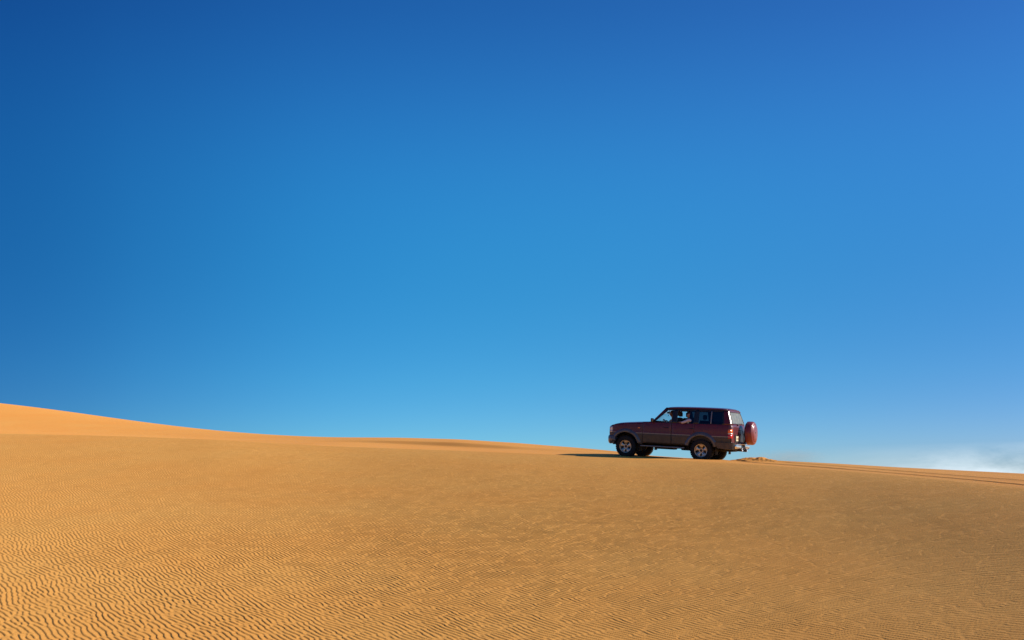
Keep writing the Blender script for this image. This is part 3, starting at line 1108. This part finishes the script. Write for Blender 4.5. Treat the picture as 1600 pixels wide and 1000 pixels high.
# frame round the rear window
zs = [1.33, 1.365, 1.45, 1.55, 1.65, 1.755, 1.79, 1.835]
g = []
for z in zs:
    row = []
    for t in (-1, -.97, -.93, -.885, -.6, -.3, 0, .3, .6, .885, .93, .97, 1):
        row.append(bm.verts.new((XR(z) - .045 * abs(t) ** 8 * (1 if abs(t) > .95 else .5), t * YR(z), z)))
    g.append(row)
for j in range(len(zs) - 1):
    for k in range(12):
        if 3 <= k <= 8 and 1 <= j <= 4: continue
        bm.faces.new((g[j][k], g[j][k+1], g[j+1][k+1], g[j+1][k]))
tg = finish('tailgate', bm, M_RED, car)
md = tg.modifiers.new('thickness', 'SOLIDIFY'); md.thickness = .025; md.offset = 0
bm = bmesh.new(); g = []
for z in (1.36, 1.45, 1.55, 1.65, 1.76):
    g.append([bm.verts.new((XR(z) + .004, t * YR(z), z)) for t in lin(-.89, .89, 6)])
for a, b in zip(g[:-1], g[1:]):
    for k in range(6): bm.faces.new((a[k], a[k+1], b[k+1], b[k]))
rw = finish('rear_window', bm, M_GREAR, tg)
bm = bmesh.new()
pr = []
for z in lin(1.36, 1.76, 6): pr.append((XR(z) + .008, .89 * YR(z), z))
for t in lin(.8, -.8, 6): pr.append((XR(1.76) + .008, t * YR(1.76), 1.76))
for z in lin(1.76, 1.36, 6): pr.append((XR(z) + .008, -.89 * YR(z), z))
for t in lin(-.8, .8, 6): pr.append((XR(1.36) + .008, t * YR(1.36), 1.36))
tube(bm, pr, .012, 6, closed=True)
finish('window_seal', bm, M_FRAME, tg)
bm = bmesh.new()
tube(bm, [(XR(1.33) + .03, .18, 1.335), (XR(1.36) + .03, -.02, 1.37), (XR(1.37) + .028, -.42, 1.385)], .010, 6)
box(bm, (XR(1.33) + .02, .18, 1.325), (.05, .07, .05), .01)
finish('rear_wiper', bm, M_BLACK, tg)
bm = bmesh.new()
tube(bm, [(XR(1.2) + .02, .08, 1.16), (XR(1.2) + .045, .08, 1.14), (XR(1.2) + .045, -.06, 1.14)], .013, 6)
finish('handle', bm, M_FRAME, tg)
# number plate recess
bm = bmesh.new()
box(bm, (3.955, .36, .85), (.03, .46, .27), .02)
box(bm, (3.972, .36, .975), (.05, .34, .03), .01, mi=1)
np_ = finish('plate_holder', bm, [M_BLACK, M_CHROME], tg)
bm = bmesh.new()
box(bm, (3.976, .36, .85), (.008, .33, .165), .003)
for i, yy in enumerate((.26, .32, .40, .46)): box(bm, (3.9815, yy, .845), (.002, .035, .085), 0, mi=1)
finish('number_plate', bm, [M_PLATE, M_PLTXT], tg)
# tail lights
for side in (1, -1):
    root = None
    for (z0, z1, mt, nm) in ((.85, .99, M_REDL, 'tail_light'), (.995, 1.035, M_WHL, 'reversing_lens'), (1.04, 1.165, M_AMB, 'indicator_lens')):
        bm = bmesh.new(); g = []
        P = [(3.80, .004), (3.84, .007), (3.882, .004)]
        for x, dy in P: g.append([bm.verts.new((x, side * (S(x, z) + dy), z)) for z in lin(z0, z1, 2)])
        for t in (.985, .95, .885): g.append([bm.verts.new((XR(z) + .006 - .045 * t ** 8, side * t * YR(z), z)) for z in lin(z0, z1, 2)])
        for a, b in zip(g[:-1], g[1:]):
            for k in range(2): bm.faces.new((a[k], a[k+1], b[k+1], b[k]))
        o = finish(nm, bm, mt, root or car)
        md = o.modifiers.new('thickness', 'SOLIDIFY'); md.thickness = .016; md.offset = 0
        root = root or o

# spare wheel carrier and cover
SP = (4.09, -.36, 1.06)
bm = bmesh.new()
tube(bm, [(4.04, -.86, .62), (4.04, -.80, .66), (4.04, -.3, .68), (4.02, .28, .66), (4.02, .42, .62)], .028, 8)
tube(bm, [(4.04, -.36, .67), (4.03, -.36, 1.02), (4.10, -.36, 1.02)], .035, 8)
tube(bm, [(3.97, -.66, .68), (4.00, -.60, 1.15)], .018, 8)
finish('spare_wheel_carrier', bm, M_BLACK, car)
bm = bmesh.new()
T = [(0.0, .20), (0.0, .30), (.02, .365), (.06, .392), (.20, .394), (.235, .375), (.245, .34)]
lathe(bm, T, SP, 'x', 64, 1)
lathe(bm, [(0.0, .20), (.03, .16), (.03, .0001)], SP, 'x', 40, 1)
sw = finish('spare_wheel', bm, M_RUB, car)
bm = bmesh.new()
T = [(.055, .400), (.060, .412), (.10, .416), (.22, .416), (.262, .404), (.292, .372), (.302, .335), (.300, .325), (.318, .310), (.330, .20), (.334, .0001)]
lathe(bm, T, SP, 'x', 72, 1)
sc = finish('wheel_cover', bm, M_RED_COVER, sw, auto=60)
bm = bmesh.new()
lathe(bm, [(.333, .0001), (.345, .022), (.338, .030), (.328, .036)], (SP[0], SP[1] + .02, SP[2] + .03), 'x', 20, 1)
finish('lock_cap', bm, M_BLACK, sw)

# aerial, exhaust, underbody
bm = bmesh.new()
tube(bm, [(.80, -.86, 1.26), (.84, -.865, 1.34)], .006, 6)
finish('aerial', bm, M_BLACK, car)
bm = bmesh.new()
tube(bm, [(3.30, .62, .44), (3.70, .66, .43), (3.93, .70, .42)], .030, 10)
tube(bm, [(2.95, .45, .46), (3.36, .50, .46)], .075, 12)
finish('exhaust_pipe', bm, M_UNDER, car)
bm = bmesh.new()
box(bm, (1.55, 0, .56), (4.2, 1.40, .10), .02)
box(bm, (1.40, 0, .60), (2.0, 1.66, .12), .02)
box(bm, (3.55, 0, .62), (.65, 1.70, .16), .02)
for s in (1, -1):
    tube(bm, [(-.62, s * .40, .52), (-.2, s * .40, .50), (.4, s * .42, .46), (2.2, s * .44, .46), (2.6, s * .44, .54), (3.3, s * .44, .54), (3.85, s * .44, .50)], .055, 8)
box(bm, (1.25, .05, .43), (.75, .34, .18), .04)     # gearbox and transfer case
box(bm, (2.05, -.35, .43), (.60, .44, .20), .05)
box(bm, (3.55, 0, .48), (.50, .70, .20), .06)
box(bm, (-.1, 0, .60), (.90, .70, .30), .05)        # sump and engine
box(bm, (-.60, 0, .52), (.20, .9, .10), .03)
finish('underbody', bm, M_UNDER, car)
for x in (0, WB):
    bm = bmesh.new()
    tube(bm, [(x, -.74, HUB_Z), (x, .74, HUB_Z)], .045, 12)
    cxd = .25 if x == 0 else 0
    t = bmesh.new(); bmesh.ops.create_icosphere(t, subdivisions=2, radius=.135)
    for v in t.verts: v.co += Vector((x, -cxd, HUB_Z))
    join_bm(bm, t)
    for s in (1, -1): tube(bm, [(x + (-.05 if x else .05), s * .52, HUB_Z), (x + (-.02), s * .56, .80)], .035, 8)
    finish('axle', bm, M_UNDER, car)

# ------------------------------------------------------------------ interior
bm = bmesh.new()
box(bm, (1.9, 0, .66), (2.7, 1.66, .04)); box(bm, (3.45, 0, .80), (.85, 1.62, .10), .02)
for s in (1, -1): box(bm, (2.2, s * .855, .98), (2.9, .02, .55), .005)
finish('cabin_floor', bm, M_DASH, car)
bm = bmesh.new(); g = []
for y in lin(-.80, .80, 12):
    hump = .045 * math.exp(-((y - .40) / .20) ** 2)
    g.append([bm.verts.new((x, y, z + (hump if x > 1.1 and z > 1.2 else 0))) for x, z in ((.92, .70), (.94, 1.26), (1.06, 1.285), (1.17, 1.275), (1.24, 1.24), (1.24, 1.05), (1.12, .95), (1.10, .70))])
for a, b in zip(g[:-1], g[1:]):
    for k in range(7): bm.faces.new((a[k], a[k+1], b[k+1], b[k]))
finish('dashboard', bm, M_DASH, car)
bm = bmesh.new()
swc = Vector((1.36, .40, 1.25)); tilt = R(28)
ax = Vector((math.sin(R(62)), 0, math.cos(R(62)))); u = Vector((0, 1, 0)); v = ax.cross(u)
ax = Vector((.88, 0, .47)); v = Vector((-.47, 0, .88))
pts = [swc + (u * math.cos(a) + v * math.sin(a)) * .19 for a in np.linspace(0, 2 * math.pi, 28, endpoint=False)]
tube(bm, pts, .014, 8, closed=True)
for a in (R(0), R(180), R(270)):
    tube(bm, [swc - ax * .02, swc + (u * math.cos(a) + v * math.sin(a)) * .185], .016, 6)
box(bm, swc - ax * .015, (.05, .13, .11), .02)
tube(bm, [swc - ax * .02, swc - ax * .20], .03, 8)
finish('steering_wheel', bm, M_BLACK, car)
bm = bmesh.new()
box(bm, (1.300, 0, 1.685), (.035, .235, .068), .015)
tube(bm, [(1.31, 0, 1.70), (1.36, 0, 1.79)], .010, 6)
finish('rear_view_mirror', bm, M_BLACK, car)

def make_seat(name, x, y, w, parent, back_h=.60, rest=True, lean=.20):
    bm = bmesh.new()
    box(bm, (x - .22, y, .86), (.52, w, .16), .05)
    rot = Matrix.Rotation(lean, 4, 'Y')
    box(bm, (x + .10, y, .92 + back_h * .5), (.13, w, back_h), .05, rot=rot.to_3x3())
    s = finish(name, bm, M_SEAT, parent)
    if rest:
        n = 1 if w < .8 else 2
        for k in range(n):
            yy = y if n == 1 else y + (k - .5) * .72
            bm = bmesh.new()
            box(bm, (x + .19, yy, .92 + back_h + .115), (.09, .25, .16), .035)
            for dy in (-.06, .06): tube(bm, [(x + .165, yy + dy, .92 + back_h - .04), (x + .185, yy + dy, .92 + back_h + .06)], .007, 6)
            finish('headrest', bm, M_SEAT, s)
    return s
make_seat('front_seat', 1.72, .40, .50, car)
make_seat('front_seat', 1.72, -.40, .50, car)
make_seat('rear_bench_seat', 2.62, 0, 1.36, car, .52)
make_seat('third_row_seat', 3.42, 0, 1.30, car, .44, False)


# ------------------------------------------------------------------ people
def skin_body(name, joints, bones, mats, parent_mw, levels=2):
    """joints: {id: ((x,y,z), radius)}; grown as one continuous surface; returns mesh object (top level)"""
    ids = list(joints); idx = {k: i for i, k in enumerate(ids)}
    me = bpy.data.meshes.new(name)
    me.from_pydata([(-joints[k][0][0], joints[k][0][1], joints[k][0][2]) for k in ids], [(idx[a], idx[b]) for a, b in bones], [])
    o = bpy.data.objects.new(name, me); COL.objects.link(o)
    m = o.modifiers.new('skin', 'SKIN'); m.use_smooth_shade = True; m.branch_smoothing = .6
    sd = me.skin_vertices[0].data
    for k in ids:
        r = joints[k][1]; sd[idx[k]].radius = (r if isinstance(r, tuple) else (r, r))
        sd[idx[k]].use_root = (k == 'pelvis' or (k == ids[0]))
    for i, k in enumerate(ids):
        if i: sd[idx[k]].use_root = False
    s = o.modifiers.new('sub', 'SUBSURF'); s.levels = levels; s.render_levels = levels
    dg = bpy.context.evaluated_depsgraph_get()
    nm = bpy.data.meshes.new_from_object(o.evaluated_get(dg))
    bpy.data.objects.remove(o); bpy.data.meshes.remove(me)
    nm.name = name
    nm.materials.clear()
    for mm in mats: nm.materials.append(mm)
    p = bpy.data.objects.new(name, nm); COL.objects.link(p)
    p.matrix_world = parent_mw
    for f in nm.polygons: f.use_smooth = True
    return p


def head_mesh(c, fwd, r=.098):
    """head with brow, nose, chin, ears, as (bmesh in car space)"""
    bm = bmesh.new()
    bmesh.ops.create_uvsphere(bm, u_segments=32, v_segments=24, radius=1)
    f = Vector(fwd).normalized(); l = Vector((0, 0, 1)).cross(f).normalized(); uu = f.cross(l)
    for v in bm.verts:
        a, b, z = v.co.x, v.co.y, v.co.z          # a forward, b left, z up
        x = a * .098; y = b * .076; zz = z * .118
        if z < 0: x *= 1 - .10 * (-z); y *= 1 - .30 * (-z) ** 1.5
        if a > .3:
            x += .026 * math.exp(-((b) / .16) ** 2 - ((z + .18) / .20) ** 2)      # nose
            x += .006 * math.exp(-((abs(b) - .35) / .2) ** 2 - ((z - .22) / .10) ** 2)  # brow
            x -= .010 * math.exp(-((abs(b) - .38) / .15) ** 2 - ((z - .05) / .12) ** 2)  # eye sockets
            x += .006 * math.exp(-(b / .28) ** 2 - ((z + .52) / .07) ** 2)         # lips
            x += .010 * math.exp(-(b / .3) ** 2 - ((z + .85) / .15) ** 2)          # chin
        v.co = Vector(c) + f * x + l * y + uu * zz
    for s in (1, -1):
        t = bmesh.new(); bmesh.ops.create_uvsphere(t, u_segments=10, v_segments=8, radius=1)
        for v in t.verts: v.co = Vector(c) + f * (v.co.x * .018 - .008) + l * (s * .076 + v.co.y * .010) + uu * (v.co.z * .032 - .004)
        join_bm(bm, t)
    return bm, f, l, uu


def add_mesh_to(o, bm, mi=0):
    for v in bm.verts: v.co.x = -v.co.x
    for f in bm.faces: f.material_index = mi; f.smooth = True
    b = bmesh.new(); b.from_mesh(o.data)
    join_bm(b, bm)
    bmesh.ops.recalc_face_normals(b, faces=b.faces)
    b.to_mesh(o.data); b.free()


def hair_cap(c, f, l, uu, long=False):
    bm = bmesh.new(); bmesh.ops.create_uvsphere(bm, u_segments=28, v_segments=20, radius=1)
    dele = []
    for v in bm.verts:
        a, b, z = v.co.x, v.co.y, v.co.z
        if (a > .25 and z < .45) or (z < -.35): dele.append(v)
        n = 1 + .05 * math.sin(a * 23 + b * 17) * math.sin(z * 19)
        v.co = Vector(c) + (f * (a * .106) + l * (b * .086) + uu * (z * .126)) * n
    bmesh.ops.delete(bm, geom=dele, context='VERTS')
    return bm


def finger_chains(j, bones, hand, wrist, dirv, across, curl, pre, size=1.0):
    """five curled fingers rooted in the palm"""
    d = Vector(dirv).normalized(); a = Vector(across).normalized(); c = Vector(curl).normalized()
    h = Vector(hand)
    for k, (off, L) in enumerate(((.030, .070), (.010, .078), (-.010, .073), (-.030, .058))):
        p0 = h + d * .035 * size + a * off * size
        p1 = p0 + (d * .8 + c * .6) * L * .42
        p2 = p1 + (d * .1 + c * 1.0) * L * .32
        p3 = p2 + (-d * .5 + c * .8) * L * .24
        last = pre + 'hand'
        for q, (p, r) in enumerate(((p0, .0095), (p1, .009), (p2, .0085), (p3, .0075))):
            key = f'{pre}f{k}{q}'; j[key] = (tuple(p), r); bones.append((last, key)); last = key
    p0 = h + a * .038 - d * .005
    p1 = p0 + (d * .5 + a * .6 + c * .3) * .035
    p2 = p1 + (d * .6 + c * .8) * .03
    last = pre + 'hand'
    for q, (p, r) in enumerate(((p0, .012), (p1, .0105), (p2, .009))):
        key = f'{pre}t{q}'; j[key] = (tuple(p), r); bones.append((last, key)); last = key


def make_person(label, group, hip, head, headdir, ls, le, lh_, rs, re_, rh, knees, shirt, grips, hairlong=False):
    j = {}
    hip = Vector(hip); neck = (Vector(ls) + Vector(rs)) * .5
    j['pelvis'] = (tuple(hip), (.15, .11))
    j['waist'] = (tuple(hip.lerp(neck, .33)), (.135, .10))
    j['chest'] = (tuple(hip.lerp(neck, .75)), (.155, .115))
    j['neck0'] = (tuple(neck + Vector((0, 0, .05))), .062)
    j['neck'] = (tuple((neck + Vector((0, 0, .06))).lerp(Vector(head), .5)), .052)
    j['skull'] = (tuple(Vector(head) + Vector((0, 0, -.01))), .066)
    bones = [('pelvis', 'waist'), ('waist', 'chest'), ('chest', 'neck0'), ('neck0', 'neck'), ('neck', 'skull')]
    for pre, s, e, h, grip in (('l', ls, le, lh_, grips[0]), ('r', rs, re_, rh, grips[1])):
        s, e, h = Vector(s), Vector(e), Vector(h)
        j[pre+'sh'] = (tuple(s), .058); j[pre+'ua'] = (tuple(s.lerp(e, .5)), .044); j[pre+'el'] = (tuple(e), .036)
        j[pre+'fa'] = (tuple(e.lerp(h, .45)), .035); j[pre+'wr'] = (tuple(e.lerp(h, .82)), .028); j[pre+'hand'] = (tuple(h), (.036, .020))
        bones += [('chest', pre+'sh'), (pre+'sh', pre+'ua'), (pre+'ua', pre+'el'), (pre+'el', pre+'fa'), (pre+'fa', pre+'wr'), (pre+'wr', pre+'hand')]
        finger_chains(j, bones, h, None, (h - e), grip[0], grip[1], pre)
    for pre, sy in (('l', 1), ('r', -1)):
        hp = hip + Vector((-.06, sy * .10, -.02)); k = Vector(knees[0 if sy > 0 else 1])
        ft = k + Vector((-.12, 0, -.36))
        j[pre+'hp'] = (tuple(hp), .088); j[pre+'th'] = (tuple(hp.lerp(k, .5)), .075); j[pre+'kn'] = (tuple(k), .058)
        j[pre+'sn'] = (tuple(k.lerp(ft, .5)), .048); j[pre+'an'] = (tuple(ft), .038); j[pre+'to'] = (tuple(ft + Vector((-.17, 0, -.03))), .036)
        bones += [('pelvis', pre+'hp'), (pre+'hp', pre+'th'), (pre+'th', pre+'kn'), (pre+'kn', pre+'sn'), (pre+'sn', pre+'an'), (pre+'an', pre+'to')]
    p = skin_body('person', j, bones, [M_SKIN, M_HAIR], CAR)
    hb, f, l, uu = head_mesh(head, headdir)
    add_mesh_to(p, hb, 0)
    p['label'] = label; p['category'] = 'person'; p['group'] = group
    hc = hair_cap(head, f, l, uu, hairlong)
    finish('hair', hc, M_HAIR, p)
    for s in (1, -1):
        t = bmesh.new(); bmesh.ops.create_uvsphere(t, u_segments=10, v_segments=8, radius=.011)
        for v in t.verts: v.co += Vector(head) + f * .083 + l * (s * .031) + uu * .008
        finish('eye', t, bpy.data.materials.get('eye') or new_mat('eye', (.25, .2, .17), .3), p)
    # clothing: the same skeleton, a little thicker, without head and hands
    keep = [k for k in j if k in ('pelvis', 'waist', 'chest', 'neck0') or k[1:] in ('sh', 'ua', 'el', 'fa')]
    jj = {k: (j[k][0], tuple(r + .014 for r in j[k][1]) if isinstance(j[k][1], tuple) else j[k][1] + .010) for k in keep}
    bb = [b for b in bones if b[0] in jj and b[1] in jj]
    c = skin_body('shirt', jj, bb, [shirt], Matrix.Identity(4)); c.parent = p
    keep = [k for k in j if k == 'pelvis' or k[1:] in ('hp', 'th', 'kn', 'sn')]
    jj = {k: (j[k][0], tuple(r + .018 for r in j[k][1]) if isinstance(j[k][1], tuple) else j[k][1] + .016) for k in keep}
    bb = [b for b in bones if b[0] in jj and b[1] in jj]
    c = skin_body('trousers', jj, bb, [M_CLOTHD], Matrix.Identity(4)); c.parent = p
    return p


PG = 'people riding in the car'
sT = swc + v * .0
grip_l = swc + u * .12 + v * .17
grip_r = swc - u * .15 + v * .13
make_person('driver in a beige shirt behind the steering wheel, both arms reaching forward to it', PG,
            (1.66, .41, 1.00), (1.60, .40, 1.640), (-1, 0, 0),
            (1.64, .60, 1.40), (1.50, .64, 1.245), tuple(grip_l + Vector((.05, 0, .012))),
            (1.64, .21, 1.40), (1.50, .14, 1.23), tuple(grip_r + Vector((.05, 0, .012))),
            ((1.26, .54, 1.02), (1.26, .28, 1.02)), M_SHIRTA, (((0, -1, 0), (-.2, 0, -1)), ((0, 1, 0), (-.2, 0, -1))))
make_person('back seat passenger in a pale lilac shirt, arm resting on the open window', PG,
            (2.50, .56, 1.00), (2.36, .70, 1.600), (-.75, .65, 0),
            (2.40, .84, 1.440), (2.19, .965, 1.335), (2.02, .86, 1.345),
            (2.50, .46, 1.40), (2.42, .30, 1.18), (2.20, .34, 1.08),
            ((2.12, .62, 1.00), (2.12, .40, 1.00)), M_SHIRTB, (((.2, -1, 0), (0, .2, -1)), ((0, 1, 0), (0, 0, -1))))

# small tag hanging from the rear-view mirror
bm = bmesh.new()
box(bm, (1.298, .012, 1.585), (.008, .045, .060), .004)
tube(bm, [(1.298, .012, 1.612), (1.298, .010, 1.655)], .002, 5)
o = finish('hanging_tag', bm, M_BLACK, None)
o.matrix_world = CAR
o['label'] = 'small dark tag hanging below the rear-view mirror behind the windscreen'
o['category'] = 'tag'

# ------------------------------------------------------------------ churned sand thrown up behind the rear wheels
def car_world(xr, y, z=0): return CAR @ Vector((-xr, y, z))
def sand_heap():
    n_u, n_v = 150, 70
    base_a = np.array(plan_pts([(1142, 718, 28.0)])[0]); base_b = np.array(plan_pts([(1222, 720.5, 26.9)])[0])
    d = base_b - base_a; L = np.hypot(*d); d /= L; nrm = np.array([-d[1], d[0]])
    U, Vv = np.meshgrid(np.linspace(-.05, 1.05, n_u), np.linspace(-.5, .9, n_v), indexing='ij')
    X = base_a[0] + d[0] * U * L + nrm[0] * Vv; Y = base_a[1] + d[1] * U * L + nrm[1] * Vv
    W = make_waves(30, .05, .45, 77); W2 = make_waves(30, .03, .12, 78)
    prof = np.interp(U, [-.05, .05, .2, .34, .55, .72, .9, 1.05], [0, .03, .08, .13, .135, .09, .035, 0])
    cross = np.exp(-((Vv - .2) / .33) ** 2)
    lump = 1 + .40 * vnoise(X, Y, W)
    h = prof * cross * np.clip(lump, .25, 2) + .016 * np.abs(vnoise(X, Y, W2)) * (prof > .012) * cross
    edge = smooth01(np.minimum(np.minimum((U + .05) / .1, (1.05 - U) / .1), np.minimum((Vv + .5) / .2, (.9 - Vv) / .2)))
    Z = ground_z(X, Y) - .012 + h * edge * .85
    verts = np.stack([X.ravel(), Y.ravel(), Z.ravel()], 1)
    i = np.arange(n_u - 1)[:, None]; k = np.arange(n_v - 1)[None, :]
    q = np.stack(np.broadcast_arrays(i*n_v + k, (i+1)*n_v + k, (i+1)*n_v + k + 1, i*n_v + k + 1), -1).reshape(-1, 4)
    me = bpy.data.meshes.new('churned_sand'); me.from_pydata(verts.tolist(), [], q.tolist())
    for p in me.polygons: p.use_smooth = True
    bm = bmesh.new(); bm.from_mesh(me)
    g = random.Random(5)
    for _ in range(60):                       # loose clods and flying grains over the heap
        uu_ = g.gauss(.42, .2); vv_ = g.gauss(.2, .22)
        if not 0 < uu_ < 1: continue
        x = base_a[0] + d[0]*uu_*L + nrm[0]*vv_; y = base_a[1] + d[1]*uu_*L + nrm[1]*vv_
        z = float(ground_z(np.array([x]), np.array([y]))[0]) + np.interp(uu_, [0, .2, .45, .7, 1], [.01, .09, .15, .09, .02]) * math.exp(-((vv_-.2)/.33)**2) * g.uniform(.4, .85)
        r = g.uniform(.005, .012)
        t = bmesh.new(); bmesh.ops.create_icosphere(t, subdivisions=1, radius=r)
        for vv in t.verts: vv.co = Vector((vv.co.x * g.uniform(.7, 1.6), vv.co.y * g.uniform(.7, 1.3), vv.co.z * .8)) + Vector((x, y, z))
        join_bm(bm, t)
    bm.to_mesh(me); bm.free()
    o = link('churned_sand', me, M_SAND, None)
    o['kind'] = 'stuff'; o['label'] = 'lumpy heap of sand kicked up behind the rear wheels'
    return o
sand_heap()

# faint dust still hanging over the crest behind the heap
bm = bmesh.new(); bmesh.ops.create_icosphere(bm, subdivisions=3, radius=1)
a = plan_pts([(1232, 720, 27.6)])[0]
zc = float(ground_z(np.array([a[0]]), np.array([a[1]]))[0])
for vtx in bm.verts: vtx.co = Vector((vtx.co.x * 1.35, vtx.co.y * .7, vtx.co.z * .30))
dust = finish('dust_cloud', bm, None, None, flip=False) if False else None
me = bpy.data.meshes.new('dust_cloud'); bm.to_mesh(me); bm.free()
md_ = bpy.data.materials.new('dust'); md_.use_nodes = True
n, l = md_.node_tree.nodes, md_.node_tree.links; n.clear()
oo = n.new('ShaderNodeOutputMaterial'); pvn = n.new('ShaderNodeVolumePrincipled')
pvn.inputs['Color'].default_value = (.86, .66, .50, 1)
tc = n.new('ShaderNodeTexCoord'); ns = n.new('ShaderNodeTexNoise'); ns.inputs['Scale'].default_value = 2.6; ns.inputs['Detail'].default_value = 3
l.new(tc.outputs['Object'], ns.inputs['Vector'])
gr = n.new('ShaderNodeTexGradient'); gr.gradient_type = 'SPHERICAL'
mp = n.new('ShaderNodeMapping'); mp.inputs['Scale'].default_value = (1/1.35, 1/.7, 1/.30)
l.new(tc.outputs['Object'], mp.inputs[0]); l.new(mp.outputs[0], gr.inputs[0])
mm = n.new('ShaderNodeMath'); mm.operation = 'MULTIPLY'; l.new(ns.outputs[0], mm.inputs[0]); l.new(gr.outputs['Fac'], mm.inputs[1])
m2 = n.new('ShaderNodeMath'); m2.operation = 'MULTIPLY'; m2.inputs[1].default_value = 0.9; l.new(mm.outputs[0], m2.inputs[0])
l.new(m2.outputs[0], pvn.inputs['Density']); l.new(pvn.outputs[0], oo.inputs['Volume'])
do = link('dust_cloud', me, md_, None)
do.location = (a[0], a[1], zc + .12)
do.rotation_euler = (0, 0, math.atan2(-.54, .84))
do['kind'] = 'stuff'; do['label'] = 'faint pinkish dust hanging over the crest behind the car'
